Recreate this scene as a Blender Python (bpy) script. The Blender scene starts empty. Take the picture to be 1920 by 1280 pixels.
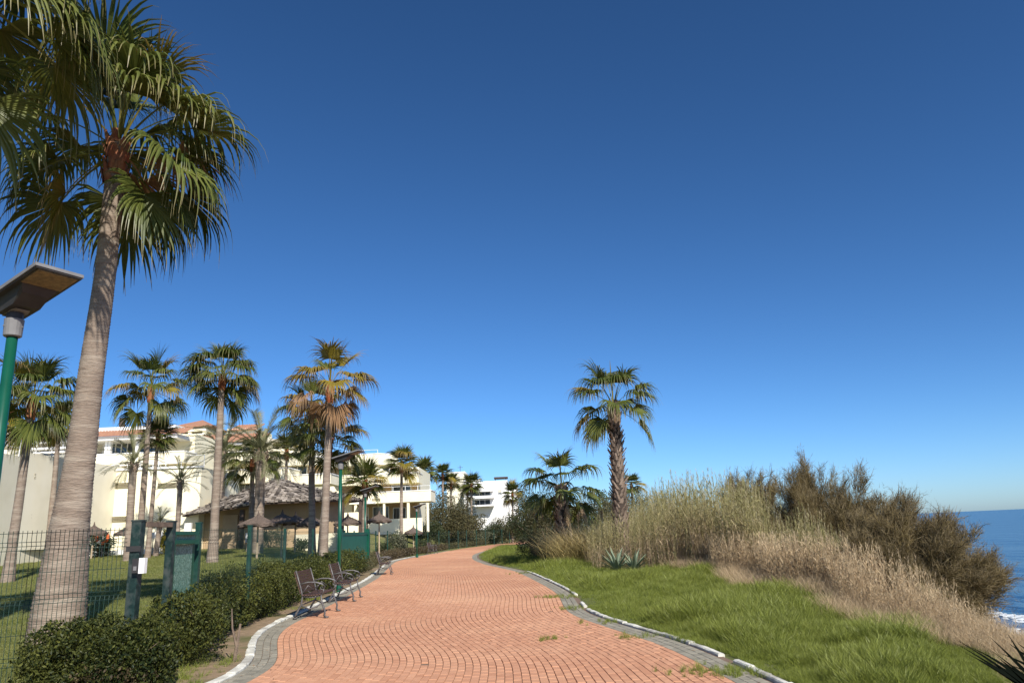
import bpy, math, random
import numpy as np
from mathutils import Matrix, Vector
random.seed(7); rng = np.random.default_rng(7)
sc = bpy.context.scene
R_ = math.radians

# ---------------------------------------------------------------- camera
FPX, PITCH, ROLL, EYE = 1387.0, R_(14.35), R_(-2.5), 1.6
cam = bpy.data.cameras.new('camera'); cam.sensor_width = 36; cam.lens = FPX/1920*36
cam.clip_start = 0.1; cam.clip_end = 60000
co = bpy.data.objects.new('camera', cam); sc.collection.objects.link(co); sc.camera = co
CR = Matrix.Rotation(math.pi/2+PITCH, 3, 'X') @ Matrix.Rotation(ROLL, 3, 'Z')
co.matrix_world = Matrix.Translation((0, 0, EYE)) @ CR.to_4x4()

# ---------------------------------------------------------------- sky, sun, exposure
SUN_AZ, SUN_EL = R_(-24), R_(39)          # heading in which the light travels (left of straight ahead), elevation
w = bpy.data.worlds.new('World'); sc.world = w; w.use_nodes = True
nt = w.node_tree; bg = nt.nodes['Background']
sky = nt.nodes.new('ShaderNodeTexSky'); sky.sky_type = 'NISHITA'; sky.sun_disc = False
sky.sun_elevation = SUN_EL; sky.sun_rotation = math.pi+SUN_AZ
sky.altitude = 0; sky.air_density = 0.7; sky.dust_density = 0.5; sky.ozone_density = 7.0
ga = nt.nodes.new('ShaderNodeGamma'); ga.inputs[1].default_value = 1.2          # deeper blue over the whole sky, as the phone renders it
hs = nt.nodes.new('ShaderNodeHueSaturation'); hs.inputs['Saturation'].default_value = 1.05; hs.inputs['Value'].default_value = .76; hs.inputs['Hue'].default_value = .495
nt.links.new(sky.outputs[0], ga.inputs[0]); nt.links.new(ga.outputs[0], hs.inputs['Color']); nt.links.new(hs.outputs[0], bg.inputs[0])
bg.inputs[1].default_value = 0.1
sl = bpy.data.lights.new('sun', 'SUN'); sl.energy = 4.9; sl.angle = R_(0.53); sl.color = (1, .95, .87)
so = bpy.data.objects.new('sun', sl); sc.collection.objects.link(so)
sd = Vector((math.sin(SUN_AZ)*math.cos(SUN_EL), math.cos(SUN_AZ)*math.cos(SUN_EL), -math.sin(SUN_EL)))
so.rotation_euler = sd.to_track_quat('-Z', 'Y').to_euler()
vs = sc.view_settings; vs.view_transform = 'Standard'; vs.look = 'None'; vs.gamma = 1; vs.exposure = 0.45
vs.use_curve_mapping = False
sc.render.engine = 'CYCLES'; sc.render.resolution_x = 1024; sc.render.resolution_y = 682
sc.cycles.max_bounces = 6; sc.cycles.transparent_max_bounces = 6

# ---------------------------------------------------------------- helpers
COL = sc.collection
def at(px, py, y):                         # a photo pixel at y metres ahead -> a point in the place
    d = CR @ Vector(((px-960)/FPX, -(py-640)/FPX, -1)); k = y/d.y
    return Vector((d.x*k, y, EYE+d.z*k))
def flat(px, py, z=0.0):                   # the same on level ground
    d = CR @ Vector(((px-960)/FPX, -(py-640)/FPX, -1)); k = (z-EYE)/d.z
    return (d.x*k, d.y*k)
def pix(P):                                # points -> photo pixels
    M = np.array(CR); Q = (np.asarray(P, float)-np.array([0, 0, EYE])) @ M
    return 960+FPX*Q[..., 0]/-Q[..., 2], 640-FPX*Q[..., 1]/-Q[..., 2]
def ss(t):
    t = np.clip(t, 0, 1); return t*t*(3-2*t)
def tag(o, label, cat, group=None, kind=None):
    if label: o['label'] = label
    if cat: o['category'] = cat
    if group: o['group'] = group
    if kind: o['kind'] = kind
    return o
def link(name, me, parent=None, loc=None, rot=None, scale=None):
    o = bpy.data.objects.new(name, me); COL.objects.link(o)
    if parent: o.parent = parent
    if loc is not None: o.location = loc
    if rot is not None: o.rotation_euler = rot
    if scale is not None: o.scale = (scale,)*3 if isinstance(scale, (int, float)) else scale
    return o
def thing(name, loc, label, cat, group=None, rz=0):
    o = link(name, None, None, loc, (0, 0, rz)); o.empty_display_size = .2
    return tag(o, label, cat, group)
def copy_tree(o, parent=None):
    c = o.copy(); COL.objects.link(c); c.parent = parent
    for ch in list(o.children): copy_tree(ch, c)
    return c
def npmesh(name, V, Q, mat, attrs=None, smooth=False):
    """V (n,3), Q (m,3|4) or list of such arrays"""
    me = bpy.data.meshes.new(name)
    Qs = Q if isinstance(Q, list) else [Q]
    V = np.ascontiguousarray(V, np.float32)
    tot = np.concatenate([np.full(len(q), q.shape[1]) for q in Qs]); idx = np.concatenate([q.ravel() for q in Qs])
    me.vertices.add(len(V)); me.vertices.foreach_set('co', V.ravel())
    me.loops.add(len(idx)); me.loops.foreach_set('vertex_index', idx.astype(np.int32))
    me.polygons.add(len(tot)); me.polygons.foreach_set('loop_start', np.concatenate([[0], np.cumsum(tot)[:-1]]).astype(np.int32))
    me.polygons.foreach_set('use_smooth', np.full(len(tot), smooth))
    for k, a in (attrs or {}).items():
        me.attributes.new(k, 'FLOAT', 'POINT').data.foreach_set('value', np.asarray(a, np.float32))
    me.update(calc_edges=True); me.materials.append(mat)
    return me

class MB:
    """collects simple shapes into one mesh"""
    def __init__(s, org=(0, 0, 0)): s.v = []; s.f = []; s.o = Vector(org)
    def add(s, vs_, fs_):
        n = len(s.v); s.v += [Vector(p)-s.o for p in vs_]; s.f += [tuple(n+i for i in f) for f in fs_]; return s
    def box(s, x0, x1, y0, y1, z0, z1, M=None, ch=0):
        c = [(x, y, z) for z in (z0, z1) for y in (y0, y1) for x in (x0, x1)]
        c = [Vector(p) for p in c]
        if M: c = [M @ p for p in c]
        return s.add(c, [(0, 2, 3, 1), (4, 5, 7, 6), (0, 1, 5, 4), (2, 6, 7, 3), (0, 4, 6, 2), (1, 3, 7, 5)])
    def tube(s, pts, r, n=8, caps=True):
        pts = [Vector(p) for p in pts]; rr = r if isinstance(r, (list, tuple)) else [r]*len(pts)
        vs_ = []; fs_ = []
        for i, p in enumerate(pts):
            t = (pts[min(i+1, len(pts)-1)]-pts[max(i-1, 0)]).normalized()
            a = t.cross(Vector((0, 0, 1)) if abs(t.z) < .9 else Vector((0, 1, 0))).normalized(); b = t.cross(a)
            for k in range(n):
                q = 2*math.pi*k/n; vs_.append(p+(a*math.cos(q)+b*math.sin(q))*rr[i])
        for i in range(len(pts)-1):
            for k in range(n):
                fs_.append((i*n+k, (i+1)*n+k, (i+1)*n+(k+1) % n, i*n+(k+1) % n))
        if caps: fs_ += [tuple(range(n)), tuple(range((len(pts)-1)*n, len(pts)*n))[::-1]]
        return s.add(vs_, fs_)
    def prism(s, poly, z0, z1):
        n = len(poly)
        return s.add([(x, y, z0) for x, y in poly]+[(x, y, z1) for x, y in poly],
                     [tuple(range(n))[::-1], tuple(range(n, 2*n))]+[(i, (i+1) % n, n+(i+1) % n, n+i) for i in range(n)])
    def mesh(s, name, mat, smooth=False):
        me = bpy.data.meshes.new(name); me.from_pydata([tuple(p) for p in s.v], [], s.f)
        me.polygons.foreach_set('use_smooth', [smooth]*len(s.f)); me.update(); me.materials.append(mat); return me
    def build(s, name, mat, parent=None, smooth=False, loc=None):
        return link(name, s.mesh(name, mat, smooth), parent, loc)

# ---------------------------------------------------------------- materials
def srgb(r, g, b): return tuple(((c/255+.055)/1.055)**2.4 if c > 10 else c/255/12.92 for c in (r, g, b))
def pm(name, c1, c2=None, scale=3.0, rough=.8, bump=0.0, bscale=None, c3=None, s3=.4, spec=.3, metal=0, stretch=None, bdist=.02, world=True):
    """principled surface whose colour wanders between c1 and c2 (fine) and c3 (broad patches)"""
    m = bpy.data.materials.new(name); m.use_nodes = True; n = m.node_tree.nodes; l = m.node_tree.links
    b = n['Principled BSDF']; b.inputs['Roughness'].default_value = rough; b.inputs['Metallic'].default_value = metal
    b.inputs['Specular IOR Level'].default_value = spec
    if world: src = n.new('ShaderNodeNewGeometry').outputs['Position']
    else: src = n.new('ShaderNodeTexCoord').outputs['Object']
    if stretch:
        mp = n.new('ShaderNodeMapping'); mp.inputs['Scale'].default_value = stretch; l.new(src, mp.inputs[0]); src = mp.outputs[0]
    def noise(sc_, det=5):
        t = n.new('ShaderNodeTexNoise'); t.inputs['Scale'].default_value = sc_; t.inputs['Detail'].default_value = det
        t.inputs['Roughness'].default_value = .6; l.new(src, t.inputs['Vector']); return t.outputs['Fac']
    def ramp(f, a, c):
        r = n.new('ShaderNodeMapRange'); r.inputs[1].default_value = a; r.inputs[2].default_value = c; l.new(f, r.inputs[0]); return r.outputs[0]
    def mix(f, a, c):
        x = n.new('ShaderNodeMix'); x.data_type = 'RGBA'
        l.new(f, x.inputs[0])
        for i, v in ((6, a), (7, c)):
            if isinstance(v, tuple): x.inputs[i].default_value = (*v, 1)
            else: l.new(v, x.inputs[i])
        return x.outputs[2]
    col = c1
    if c2: col = mix(ramp(noise(scale), .35, .65), c1, c2)
    if c3: col = mix(ramp(noise(s3, 3), .45, .68), col, c3)
    if isinstance(col, tuple): b.inputs['Base Color'].default_value = (*col, 1)
    else: l.new(col, b.inputs['Base Color'])
    if bump:
        bp = n.new('ShaderNodeBump'); bp.inputs['Strength'].default_value = bump; bp.inputs['Distance'].default_value = bdist
        l.new(noise(bscale or scale*4, 6), bp.inputs['Height']); l.new(bp.outputs[0], b.inputs['Normal'])
    return m
def leafm(name, ca, cb, tip=None, t0=.75, t1=1.0, trans=.3, rough=.45, var=.5, spec=.35):
    """leaf: colour between ca and cb by the 'tint' of each leaf, dry tip colour by 'tip', some light shines through"""
    m = bpy.data.materials.new(name); m.use_nodes = True; n = m.node_tree.nodes; l = m.node_tree.links
    b = n['Principled BSDF']; b.inputs['Roughness'].default_value = rough; b.inputs['Specular IOR Level'].default_value = spec
    a = n.new('ShaderNodeAttribute'); a.attribute_name = 'tint'
    oi = n.new('ShaderNodeObjectInfo')
    mt = n.new('ShaderNodeMath'); mt.operation = 'MULTIPLY_ADD'; l.new(oi.outputs['Random'], mt.inputs[0]); mt.inputs[1].default_value = var
    sb = n.new('ShaderNodeMath'); sb.operation = 'MULTIPLY_ADD'; l.new(a.outputs['Fac'], sb.inputs[0]); sb.inputs[1].default_value = 1-var; sb.inputs[2].default_value = 0
    l.new(sb.outputs[0], mt.inputs[2])
    x = n.new('ShaderNodeMix'); x.data_type = 'RGBA'; x.inputs[6].default_value = (*ca, 1); x.inputs[7].default_value = (*cb, 1)
    l.new(mt.outputs[0], x.inputs[0]); col = x.outputs[2]
    if tip:
        at_ = n.new('ShaderNodeAttribute'); at_.attribute_name = 'tip'
        r = n.new('ShaderNodeMapRange'); r.inputs[1].default_value = t0; r.inputs[2].default_value = t1; l.new(at_.outputs['Fac'], r.inputs[0])
        y = n.new('ShaderNodeMix'); y.data_type = 'RGBA'; y.inputs[7].default_value = (*tip, 1); l.new(r.outputs[0], y.inputs[0]); l.new(col, y.inputs[6]); col = y.outputs[2]
    l.new(col, b.inputs['Base Color'])
    if trans:
        tr = n.new('ShaderNodeBsdfTranslucent'); l.new(col, tr.inputs[0])
        ms = n.new('ShaderNodeMixShader'); ms.inputs[0].default_value = trans
        l.new(b.outputs[0], ms.inputs[1]); l.new(tr.outputs[0], ms.inputs[2]); l.new(ms.outputs[0], n['Material Output'].inputs[0])
    return m
def tintm(name, ca, cb, rough=.85, scale=8, amount=.25, dark=(.1, .06, .04), bump=.3, bscale=60, c3=None, s3=.5):
    """stone or brick: colour of each piece by its 'tint', with fine grime on top"""
    m = pm(name, ca, None, rough=rough, bump=bump, bscale=bscale, bdist=.003); n = m.node_tree.nodes; l = m.node_tree.links
    a = n.new('ShaderNodeAttribute'); a.attribute_name = 'tint'
    x = n.new('ShaderNodeMix'); x.data_type = 'RGBA'; x.inputs[6].default_value = (*ca, 1); x.inputs[7].default_value = (*cb, 1); l.new(a.outputs['Fac'], x.inputs[0])
    g = n.new('ShaderNodeNewGeometry')
    def patch(col, sc_, lo, hi, c, k):
        t = n.new('ShaderNodeTexNoise'); t.inputs['Scale'].default_value = sc_; t.inputs['Detail'].default_value = 6; l.new(g.outputs['Position'], t.inputs['Vector'])
        r = n.new('ShaderNodeMapRange'); r.inputs[1].default_value = lo; r.inputs[2].default_value = hi; r.inputs[4].default_value = k; l.new(t.outputs['Fac'], r.inputs[0])
        y = n.new('ShaderNodeMix'); y.data_type = 'RGBA'; l.new(r.outputs[0], y.inputs[0]); l.new(col, y.inputs[6]); y.inputs[7].default_value = (*c, 1); return y.outputs[2]
    col = patch(x.outputs[2], scale, .45, .75, dark, amount)
    if c3: col = patch(col, s3, .5, .7, c3, .6)
    l.new(col, n['Principled BSDF'].inputs['Base Color']); return m

M = {}
M['brick'] = tintm('terracotta_paver', (.45, .215, .12), (.57, .30, .175), scale=5, amount=.25, dark=(.30, .15, .09), c3=(.60, .34, .20), s3=.35)
M['sand'] = pm('joint_sand', (.15, .10, .07), (.22, .15, .10), 20)
M['path_base'] = pm('paved_path_far', (.44, .215, .12), (.52, .26, .15), 6, bump=.2, c3=(.42, .20, .115), s3=.5)
M['grey_paver'] = tintm('grey_edge_paver', (.21, .19, .145), (.31, .28, .215), scale=6, amount=.4, dark=(.10, .10, .08))
M['kerb'] = pm('worn_white_kerb_paint', (.74, .72, .64), (.56, .54, .46), 7, bump=.4, bscale=40, c3=(.34, .32, .27), s3=2.2)
M['lawn'] = pm('mown_lawn_soil', (.10, .118, .03), (.15, .15, .048), 2.2, bump=.5, bscale=30, c3=(.20, .175, .07), s3=.25)
# ---------------------------------------------------------------- course of the path
def edge(pxs, near, far):
    P = [flat(*p) for p in pxs]; P = sorted(near+P+far, key=lambda q: q[1])
    yy = np.arange(-30, 320, .25); xx = np.interp(yy, [p[1] for p in P], [p[0] for p in P])
    def sm(s):
        k = np.exp(-.5*(np.arange(-40, 41)*.25/s)**2); k /= k.sum(); return np.convolve(np.pad(xx, 40, 'edge'), k, 'valid')
    f = ss((yy-18)/25); xx = sm(.75)*(1-f)+sm(2.6)*f
    return lambda y: np.interp(y, yy, xx)
xl = edge([(394, 1280), (445, 1261), (459, 1245), (463, 1215), (468, 1193), (500, 1172), (546, 1153), (600, 1128), (650, 1103), (687, 1085), (705, 1070), (728, 1052), (790, 1040), (860, 1028), (930, 1019)],
          [(-4.4, -30), (-4.2, 0), (-4.1, 5), (-3.95, 7.4)], [(2, 140), (14, 200), (40, 320)])
xr = edge([(1469, 1280), (1426, 1257), (1393, 1242), (1331, 1214), (1258, 1191), (1204, 1177), (1112, 1148), (1098, 1135), (1082, 1112), (1049, 1095), (990, 1069), (929, 1058), (899, 1048), (897, 1039), (917, 1032), (956, 1023)],
          [(3.0, -30), (3.1, 0), (3.1, 4.5)], [(8, 140), (20, 200), (46, 320)])
SEA_Z = -3.6
def H(x, y):
    x = np.asarray(x, float); y = np.asarray(y, float)
    d = xl(y)-.8-x
    z = .031*np.clip(y-10, 0, 95)*ss(d/(4.0+.06*np.clip(y, 0, 90)))
    e = np.interp(y, [7, 10, 14, 18], [5.2, 5.7, 6.3, 6.6])+.12*np.sin(y*.7)
    z = z-2.7*ss((x-e)/5.5)-np.clip(x-e-4, 0, 60)*.085
    z = z+.05*np.sin(x*1.3+.4)*np.sin(y*.9)*ss((x-xr(y)-.3)/1.5)+.03*np.sin(x*.8)*np.sin(y*.6+1)*ss((d-.5)/2)
    return z
def Hs(x, y): return float(H(x, y))

# ---------------------------------------------------------------- ground sheet
gx = np.concatenate([[-6000, -3000, -1500, -700, -400, -250], np.arange(-160, -30, 5.), np.arange(-30, -10, 1.), np.arange(-10, 14, .35), np.arange(14, 60, 2.), [80, 120, 200]])
gy = np.concatenate([[-400, -150, -60], np.arange(-30, 4, 3.), np.arange(4, 40, .5), np.arange(40, 150, 2.), np.arange(150, 320, 12.), [400, 600, 1000, 2000, 4000, 9000]])
GX, GY = np.meshgrid(gx, gy); GZ = H(GX, GY)
on = (GX > xl(GY)-.05) & (GX < xr(GY)+.05); GZ = np.where(on, -.06, GZ)
zone = np.clip((GX-xr(GY))/.5, 0, 1)+np.clip((GX-6.4)/.8, 0, 1)+np.clip((GX-11.0)/1.5, 0, 1)
nx, ny = len(gx), len(gy); I = np.arange(nx*ny).reshape(ny, nx)
Q = np.stack([I[:-1, :-1], I[:-1, 1:], I[1:, 1:], I[1:, :-1]], -1).reshape(-1, 4)
def ground_mat():
    m = M['lawn'].copy(); m.name = 'ground_cover'; n = m.node_tree.nodes; l = m.node_tree.links; b = n['Principled BSDF']
    src = b.inputs['Base Color'].links[0].from_socket
    a = n.new('ShaderNodeAttribute'); a.attribute_name = 'zone'
    g = n.new('ShaderNodeNewGeometry')
    t = n.new('ShaderNodeTexNoise'); t.inputs['Scale'].default_value = 4; t.inputs['Detail'].default_value = 6; l.new(g.outputs['Position'], t.inputs['Vector'])
    for lo, ca, cb in ((0, (.045, .07, .015), (.09, .10, .03)), (1, (.20, .15, .095), (.30, .235, .155)), (2, (.19, .16, .13), (.27, .235, .19))):
        c = n.new('ShaderNodeMix'); c.data_type = 'RGBA'; l.new(t.outputs['Fac'], c.inputs[0]); c.inputs[6].default_value = (*ca, 1); c.inputs[7].default_value = (*cb, 1)
        r = n.new('ShaderNodeMapRange'); r.inputs[1].default_value = lo; r.inputs[2].default_value = lo+1; l.new(a.outputs['Fac'], r.inputs[0])
        x = n.new('ShaderNodeMix'); x.data_type = 'RGBA'; l.new(r.outputs[0], x.inputs[0]); l.new(src, x.inputs[6]); l.new(c.outputs[2], x.inputs[7]); src = x.outputs[2]
    l.new(src, b.inputs['Base Color']); return m
ground = link('ground', npmesh('ground', np.stack([GX, GY, GZ], -1).reshape(-1, 3), Q, ground_mat(), {'zone': zone.ravel()}, True)); ground['kind'] = 'structure'
# wet sand washed by the last wave, and the sea
def strip_sheet(name, f0, f1, ys, zf, mat, n=8):
    X = np.stack([f0(ys)+(f1(ys)-f0(ys))*k/n for k in range(n+1)], 1); Y = np.repeat(ys[:, None], n+1, 1); Z = zf(X, Y)
    I = np.arange(X.size).reshape(X.shape); Q = np.stack([I[:-1, :-1], I[:-1, 1:], I[1:, 1:], I[1:, :-1]], -1).reshape(-1, 4)
    return link(name, npmesh(name, np.stack([X, Y, Z], -1).reshape(-1, 3), Q, mat, None, True))
shore = lambda y: 20.6+.55*np.sin(y*.16+.5)+.35*np.sin(y*.41)
ws = strip_sheet('wet_sand', lambda y: shore(y)-2.4+.3*np.sin(y*.3), lambda y: shore(y)+1.5, np.arange(-40, 160, 1.), lambda X, Y: H(X, Y)+.025,
                 pm('wet_sand', (.10, .085, .07), (.13, .11, .09), 3, rough=.12, spec=.6)); ws['kind'] = 'structure'
def sea_mat():
    m = bpy.data.materials.new('sea_water'); m.use_nodes = True; n = m.node_tree.nodes; l = m.node_tree.links; b = n['Principled BSDF']
    b.inputs['Base Color'].default_value = (.012, .055, .12, 1); b.inputs['Roughness'].default_value = .22; b.inputs['IOR'].default_value = 1.33
    g = n.new('ShaderNodeNewGeometry'); mp = n.new('ShaderNodeMapping'); mp.inputs['Scale'].default_value = (1, .45, 1); mp.inputs['Rotation'].default_value = (0, 0, R_(35)); l.new(g.outputs['Position'], mp.inputs[0])
    last = None
    for s, st, di in ((.06, .6, 1.6), (.35, .8, .45), (1.6, .7, .10)):
        t = n.new('ShaderNodeTexNoise'); t.inputs['Scale'].default_value = s; t.inputs['Detail'].default_value = 4; l.new(mp.outputs[0], t.inputs['Vector'])
        bp = n.new('ShaderNodeBump'); bp.inputs['Strength'].default_value = st; bp.inputs['Distance'].default_value = di; l.new(t.outputs['Fac'], bp.inputs['Height'])
        if last: l.new(last, bp.inputs['Normal'])
        last = bp.outputs[0]
    l.new(last, b.inputs['Normal'])
    return m
sx = np.concatenate([np.arange(0, 14, .5), np.arange(14, 60, 2.), np.arange(60, 400, 20.), [600, 1200, 3000, 8000, 20000]])
sy = np.concatenate([[-20000, -4000, -800, -200], np.arange(-60, 120, 1.5), np.arange(120, 400, 12.), [600, 1200, 3000, 8000, 25000, 40000]])
SX, SY = np.meshgrid(sx, sy); X0 = SX+np.where(np.abs(SY) < 300, shore(np.clip(SY, -300, 300)), 20.6)
SZ = SEA_Z+.10*np.sin(SX*1.5-SY*.15+1.6*np.sin(SY*.11))*np.exp(-SX/9)*ss(SX/1.2)+.28*np.exp(-((SX-4.2-.6*np.sin(SY*.13))/.75)**2)*(.6+.4*np.sin(SY*.21+1))
I = np.arange(SX.size).reshape(SX.shape); Q = np.stack([I[:-1, :-1], I[:-1, 1:], I[1:, 1:], I[1:, :-1]], -1).reshape(-1, 4)
sea = link('sea', npmesh('sea', np.stack([X0, SY, SZ], -1).reshape(-1, 3), Q, sea_mat(), None, True)); sea['kind'] = 'structure'
# broken foam on the edge of the water and on the small breaker: many little raised flecks
fo = []
for k in range(3400):
    y = rng.uniform(5, 75); s = rng.random()
    X = (shore(y)+abs(rng.normal(0, .35))+.05) if s < .55 else shore(y)+4.1+.6*math.sin(y*.13)-abs(rng.normal(0, .45))
    fo.append((X, y))
fo = np.array(fo); n = len(fo)
d = fo[:, 0]-shore(fo[:, 1])
z = SEA_Z+.10*np.sin(d*1.5-fo[:, 1]*.15+1.6*np.sin(fo[:, 1]*.11))*np.exp(-d/9)*ss(d/1.2)+.28*np.exp(-((d-4.2-.6*np.sin(fo[:, 1]*.13))/.75)**2)*(.6+.4*np.sin(fo[:, 1]*.21+1))
a = rng.uniform(.05, .2, n); b = rng.uniform(.12, .5, n)
c = np.stack([fo[:, 0], fo[:, 1], z+.03], 1)
V = np.stack([c+np.stack([-a, 0*a, 0*a-.03], 1), c+np.stack([0*a, -b, 0*a-.02], 1), c+np.stack([a, 0*a, 0*a], 1), c+np.stack([0*a, b, 0*a-.02], 1), c+np.stack([0*a, 0*a, .02+0*a], 1)], 1).reshape(-1, 3)
i = np.arange(n)[:, None]*5
F = np.concatenate([i+np.array([[0, 1, 4]]), i+np.array([[1, 2, 4]]), i+np.array([[2, 3, 4]]), i+np.array([[3, 0, 4]])])
tag(link('sea_foam', npmesh('sea_foam', V, F, pm('foam', (.75, .78, .78), (.6, .65, .67), 5, rough=.7))), 'white broken foam along the edge of the sea', 'foam', kind='stuff')

# ---------------------------------------------------------------- brick path, grey edging, kerbs
ys = np.concatenate([np.arange(-30, 4, 1.), np.arange(4, 80, .5), np.arange(80, 320, 3.)])
BAND, KW, NC = .34, .13, 56
fl = lambda y: xl(y)+KW+BAND; fr = lambda y: xr(y)-KW-BAND
YB0, YB1 = 5.0, 75.0
path = strip_sheet('path', lambda y: xl(y)+.02, lambda y: xr(y)-.02, ys[ys <= YB1+1], lambda X, Y: X*0-.014, M['sand'], 2); path['kind'] = 'structure'
far_path = strip_sheet('path', fl, fr, ys[ys >= YB1-.5], lambda X, Y: X*0-.004, M['path_base'], 2); far_path['kind'] = 'structure'
near_path = strip_sheet('path', fl, fr, ys[ys <= YB0+.01], lambda X, Y: X*0-.004, M['path_base'], 2); near_path['kind'] = 'structure'
def pave(x_of, cols, y0, y1, length, gap, jit=.0015):
    """rows of bevelled pavers following the course; returns corner arrays (n,4,2) and the column of each"""
    out = []; cc = []
    for j in range(cols):
        y = y0+(length/2 if j % 2 else 0)+rng.uniform(0, .02)
        st = np.arange(y, y1, length)
        st = st+rng.normal(0, .004, len(st))
        a, b = st+gap, st+length-gap
        u0, u1 = (j)/cols, (j+1)/cols
        wdt = float(np.mean(x_of(1, st)-x_of(0, st)))/cols; e = gap/wdt/cols
        out.append(np.stack([np.stack([x_of(u0+e, a), a], 1), np.stack([x_of(u1-e, a), a], 1), np.stack([x_of(u1-e, b), b], 1), np.stack([x_of(u0+e, b), b], 1)], 1))
        cc.append(np.full(len(st), j))
    return np.concatenate(out), np.concatenate(cc)
def paver_mesh(name, C, zt, tint, mat, bev=.006, depth=.02):
    n = len(C); ctr = C.mean(1, keepdims=True); inn = C+(ctr-C)/np.linalg.norm(ctr-C, axis=2, keepdims=True)*bev
    z = np.broadcast_to(zt[:, None, None], (n, 4, 1))+rng.normal(0, .0007, (n, 4, 1))
    V = np.concatenate([np.concatenate([inn, z], 2), np.concatenate([C, z-bev*.8], 2), np.concatenate([C, z*0-depth], 2)], 1)
    b = np.arange(n)[:, None]*12; k = [[0, 1, 2, 3]]+[[i, 4+i, 4+(i+1) % 4, (i+1) % 4] for i in range(4)]+[[4+i, 8+i, 8+(i+1) % 4, 4+(i+1) % 4] for i in range(4)]
    return npmesh(name, V.reshape(-1, 3), np.concatenate([b+np.array([q]) for q in k]), mat, {'tint': np.repeat(tint, 12)})
PROTO = {}
def place_pavers(name, C, zt, tint, mat, parent, n_single, stuff_name):
    """the ones that show largest are pieces of their own sharing a few meshes, the rest one mesh"""
    ctr = C.mean(1); px, py = pix(np.concatenate([ctr, ctr[:, :1]*0], 1))
    vis = (px > 5) & (px < 1915) & (py < 1285) & (ctr[:, 1] > 5)
    order = np.argsort(np.where(vis, np.hypot(ctr[:, 0], ctr[:, 1]), 1e9))[:n_single]
    rest = np.ones(len(C), bool); rest[order] = False
    o = link(stuff_name, paver_mesh(stuff_name, C[rest], zt[rest], tint[rest], mat), parent); o['kind'] = 'stuff'
    for i in order:
        k = (name, int(tint[i]*6))
        c = C[i]; lx = np.linalg.norm(c[1]-c[0]); ly = np.linalg.norm(c[3]-c[0])
        if k not in PROTO:
            cc = np.array([[[-.5, -.5], [.5, -.5], [.5, .5], [-.5, .5]]])*np.array([lx, ly])
            PROTO[k] = (paver_mesh(name, cc, np.zeros(1), np.array([(k[1]+.5)/6]), mat), lx, ly)
        me, bx, by = PROTO[k]
        v = c[3]-c[0]+c[2]-c[1]; ang = math.atan2(v[1], v[0])-math.pi/2
        u = c[1]-c[0]; wid = abs(u[0]*math.cos(ang)+u[1]*math.sin(ang))
        link(name, me, parent, (ctr[i, 0], ctr[i, 1], zt[i]), (rng.normal(0, .004), rng.normal(0, .004), ang), (wid/bx, ly/by, 1))
def und(C): x, y = C[:, 0, 0], C[:, 0, 1]; return .006*np.sin(x*1.7+y*.6)*np.sin(y*.9+.7)
C, cc = pave(lambda u, y: fl(y)+(fr(y)-fl(y))*u, NC, YB0, YB1, .2, .0032)
cw = C.mean(1)
tn = np.clip(rng.normal(.5, .2, len(C))+.15*np.sin(cw[:, 0]*.9+cw[:, 1]*.45), 0, .999)
miss = rng.random(len(C)) < .0012
C, tn = C[~miss], tn[~miss]
place_pavers('brick', C, und(C)+rng.normal(0, .0012, len(C)), tn, M['brick'], path, 300, 'brick_paving')
for f0, f1 in ((lambda y: xl(y)+KW+.004, fl), (fr, lambda y: xr(y)-KW-.004)):
    C, cc = pave(lambda u, y, a=f0, b=f1: a(y)+(b(y)-a(y))*u, 3, YB0-8, YB1, .2, .003)
    place_pavers('edge_paver', C, und(C)-.001, np.clip(rng.normal(.5, .22, len(C)), 0, .999), M['grey_paver'], path, 90, 'edge_paving')
def kerb(name, f, side, y0, y1, skip, label, KW=KW):
    k = thing(name, (float(f(y0)), y0, -.06), label, 'kerb')
    y = y0
    while y < y1:
        L = .5*rng.uniform(.92, 1.06) if y < 40 else 2.0
        if not any(a < y+L/2 < b for a, b in skip):
            pts = np.linspace(y+.006, y+L-.006, 4); x0 = f(pts); x1 = x0-side*KW
            if side < 0: x0, x1 = x0, x1
            h = .03+rng.normal(0, .005); t = rng.normal(0, .003)
            lo, hi = np.minimum(x0, x1), np.maximum(x0, x1)
            V = []
            for q in range(4):
                j = rng.normal(0, .004, 4); hq = h+t*(q-1.5)
                V += [(lo[q], pts[q], -.10), (lo[q]+j[0], pts[q], hq-.014), (lo[q]+.016+j[1], pts[q], hq), (hi[q]-.016+j[2], pts[q], hq), (hi[q]+j[3], pts[q], hq-.014), (hi[q], pts[q], -.10)]
            F = [[0, 1, 2, 3, 4, 5], [23, 22, 21, 20, 19, 18]]+[[6*q+i+1, 6*q+i, 6*q+i+6, 6*q+i+7] for q in range(3) for i in range(5)]
            V = np.array(V)-np.array([f(y0), y0, -.06])
            me = bpy.data.meshes.new('kerb_stone'); me.from_pydata(V.tolist(), [], F); me.materials.append(M['kerb'])
            link('kerb_stone', me, k)
        y += L
kerb('kerb', xl, -1, 4.5, 60, [], 'white painted kerb between the hedge and the brick path')
kerb('kerb', xr, 1, 4.5, 31, [(17.6, 19.4), (16.0, 16.6), (9.2, 9.7)], 'broken white painted kerb along the long green grass', KW=.085)
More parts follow.
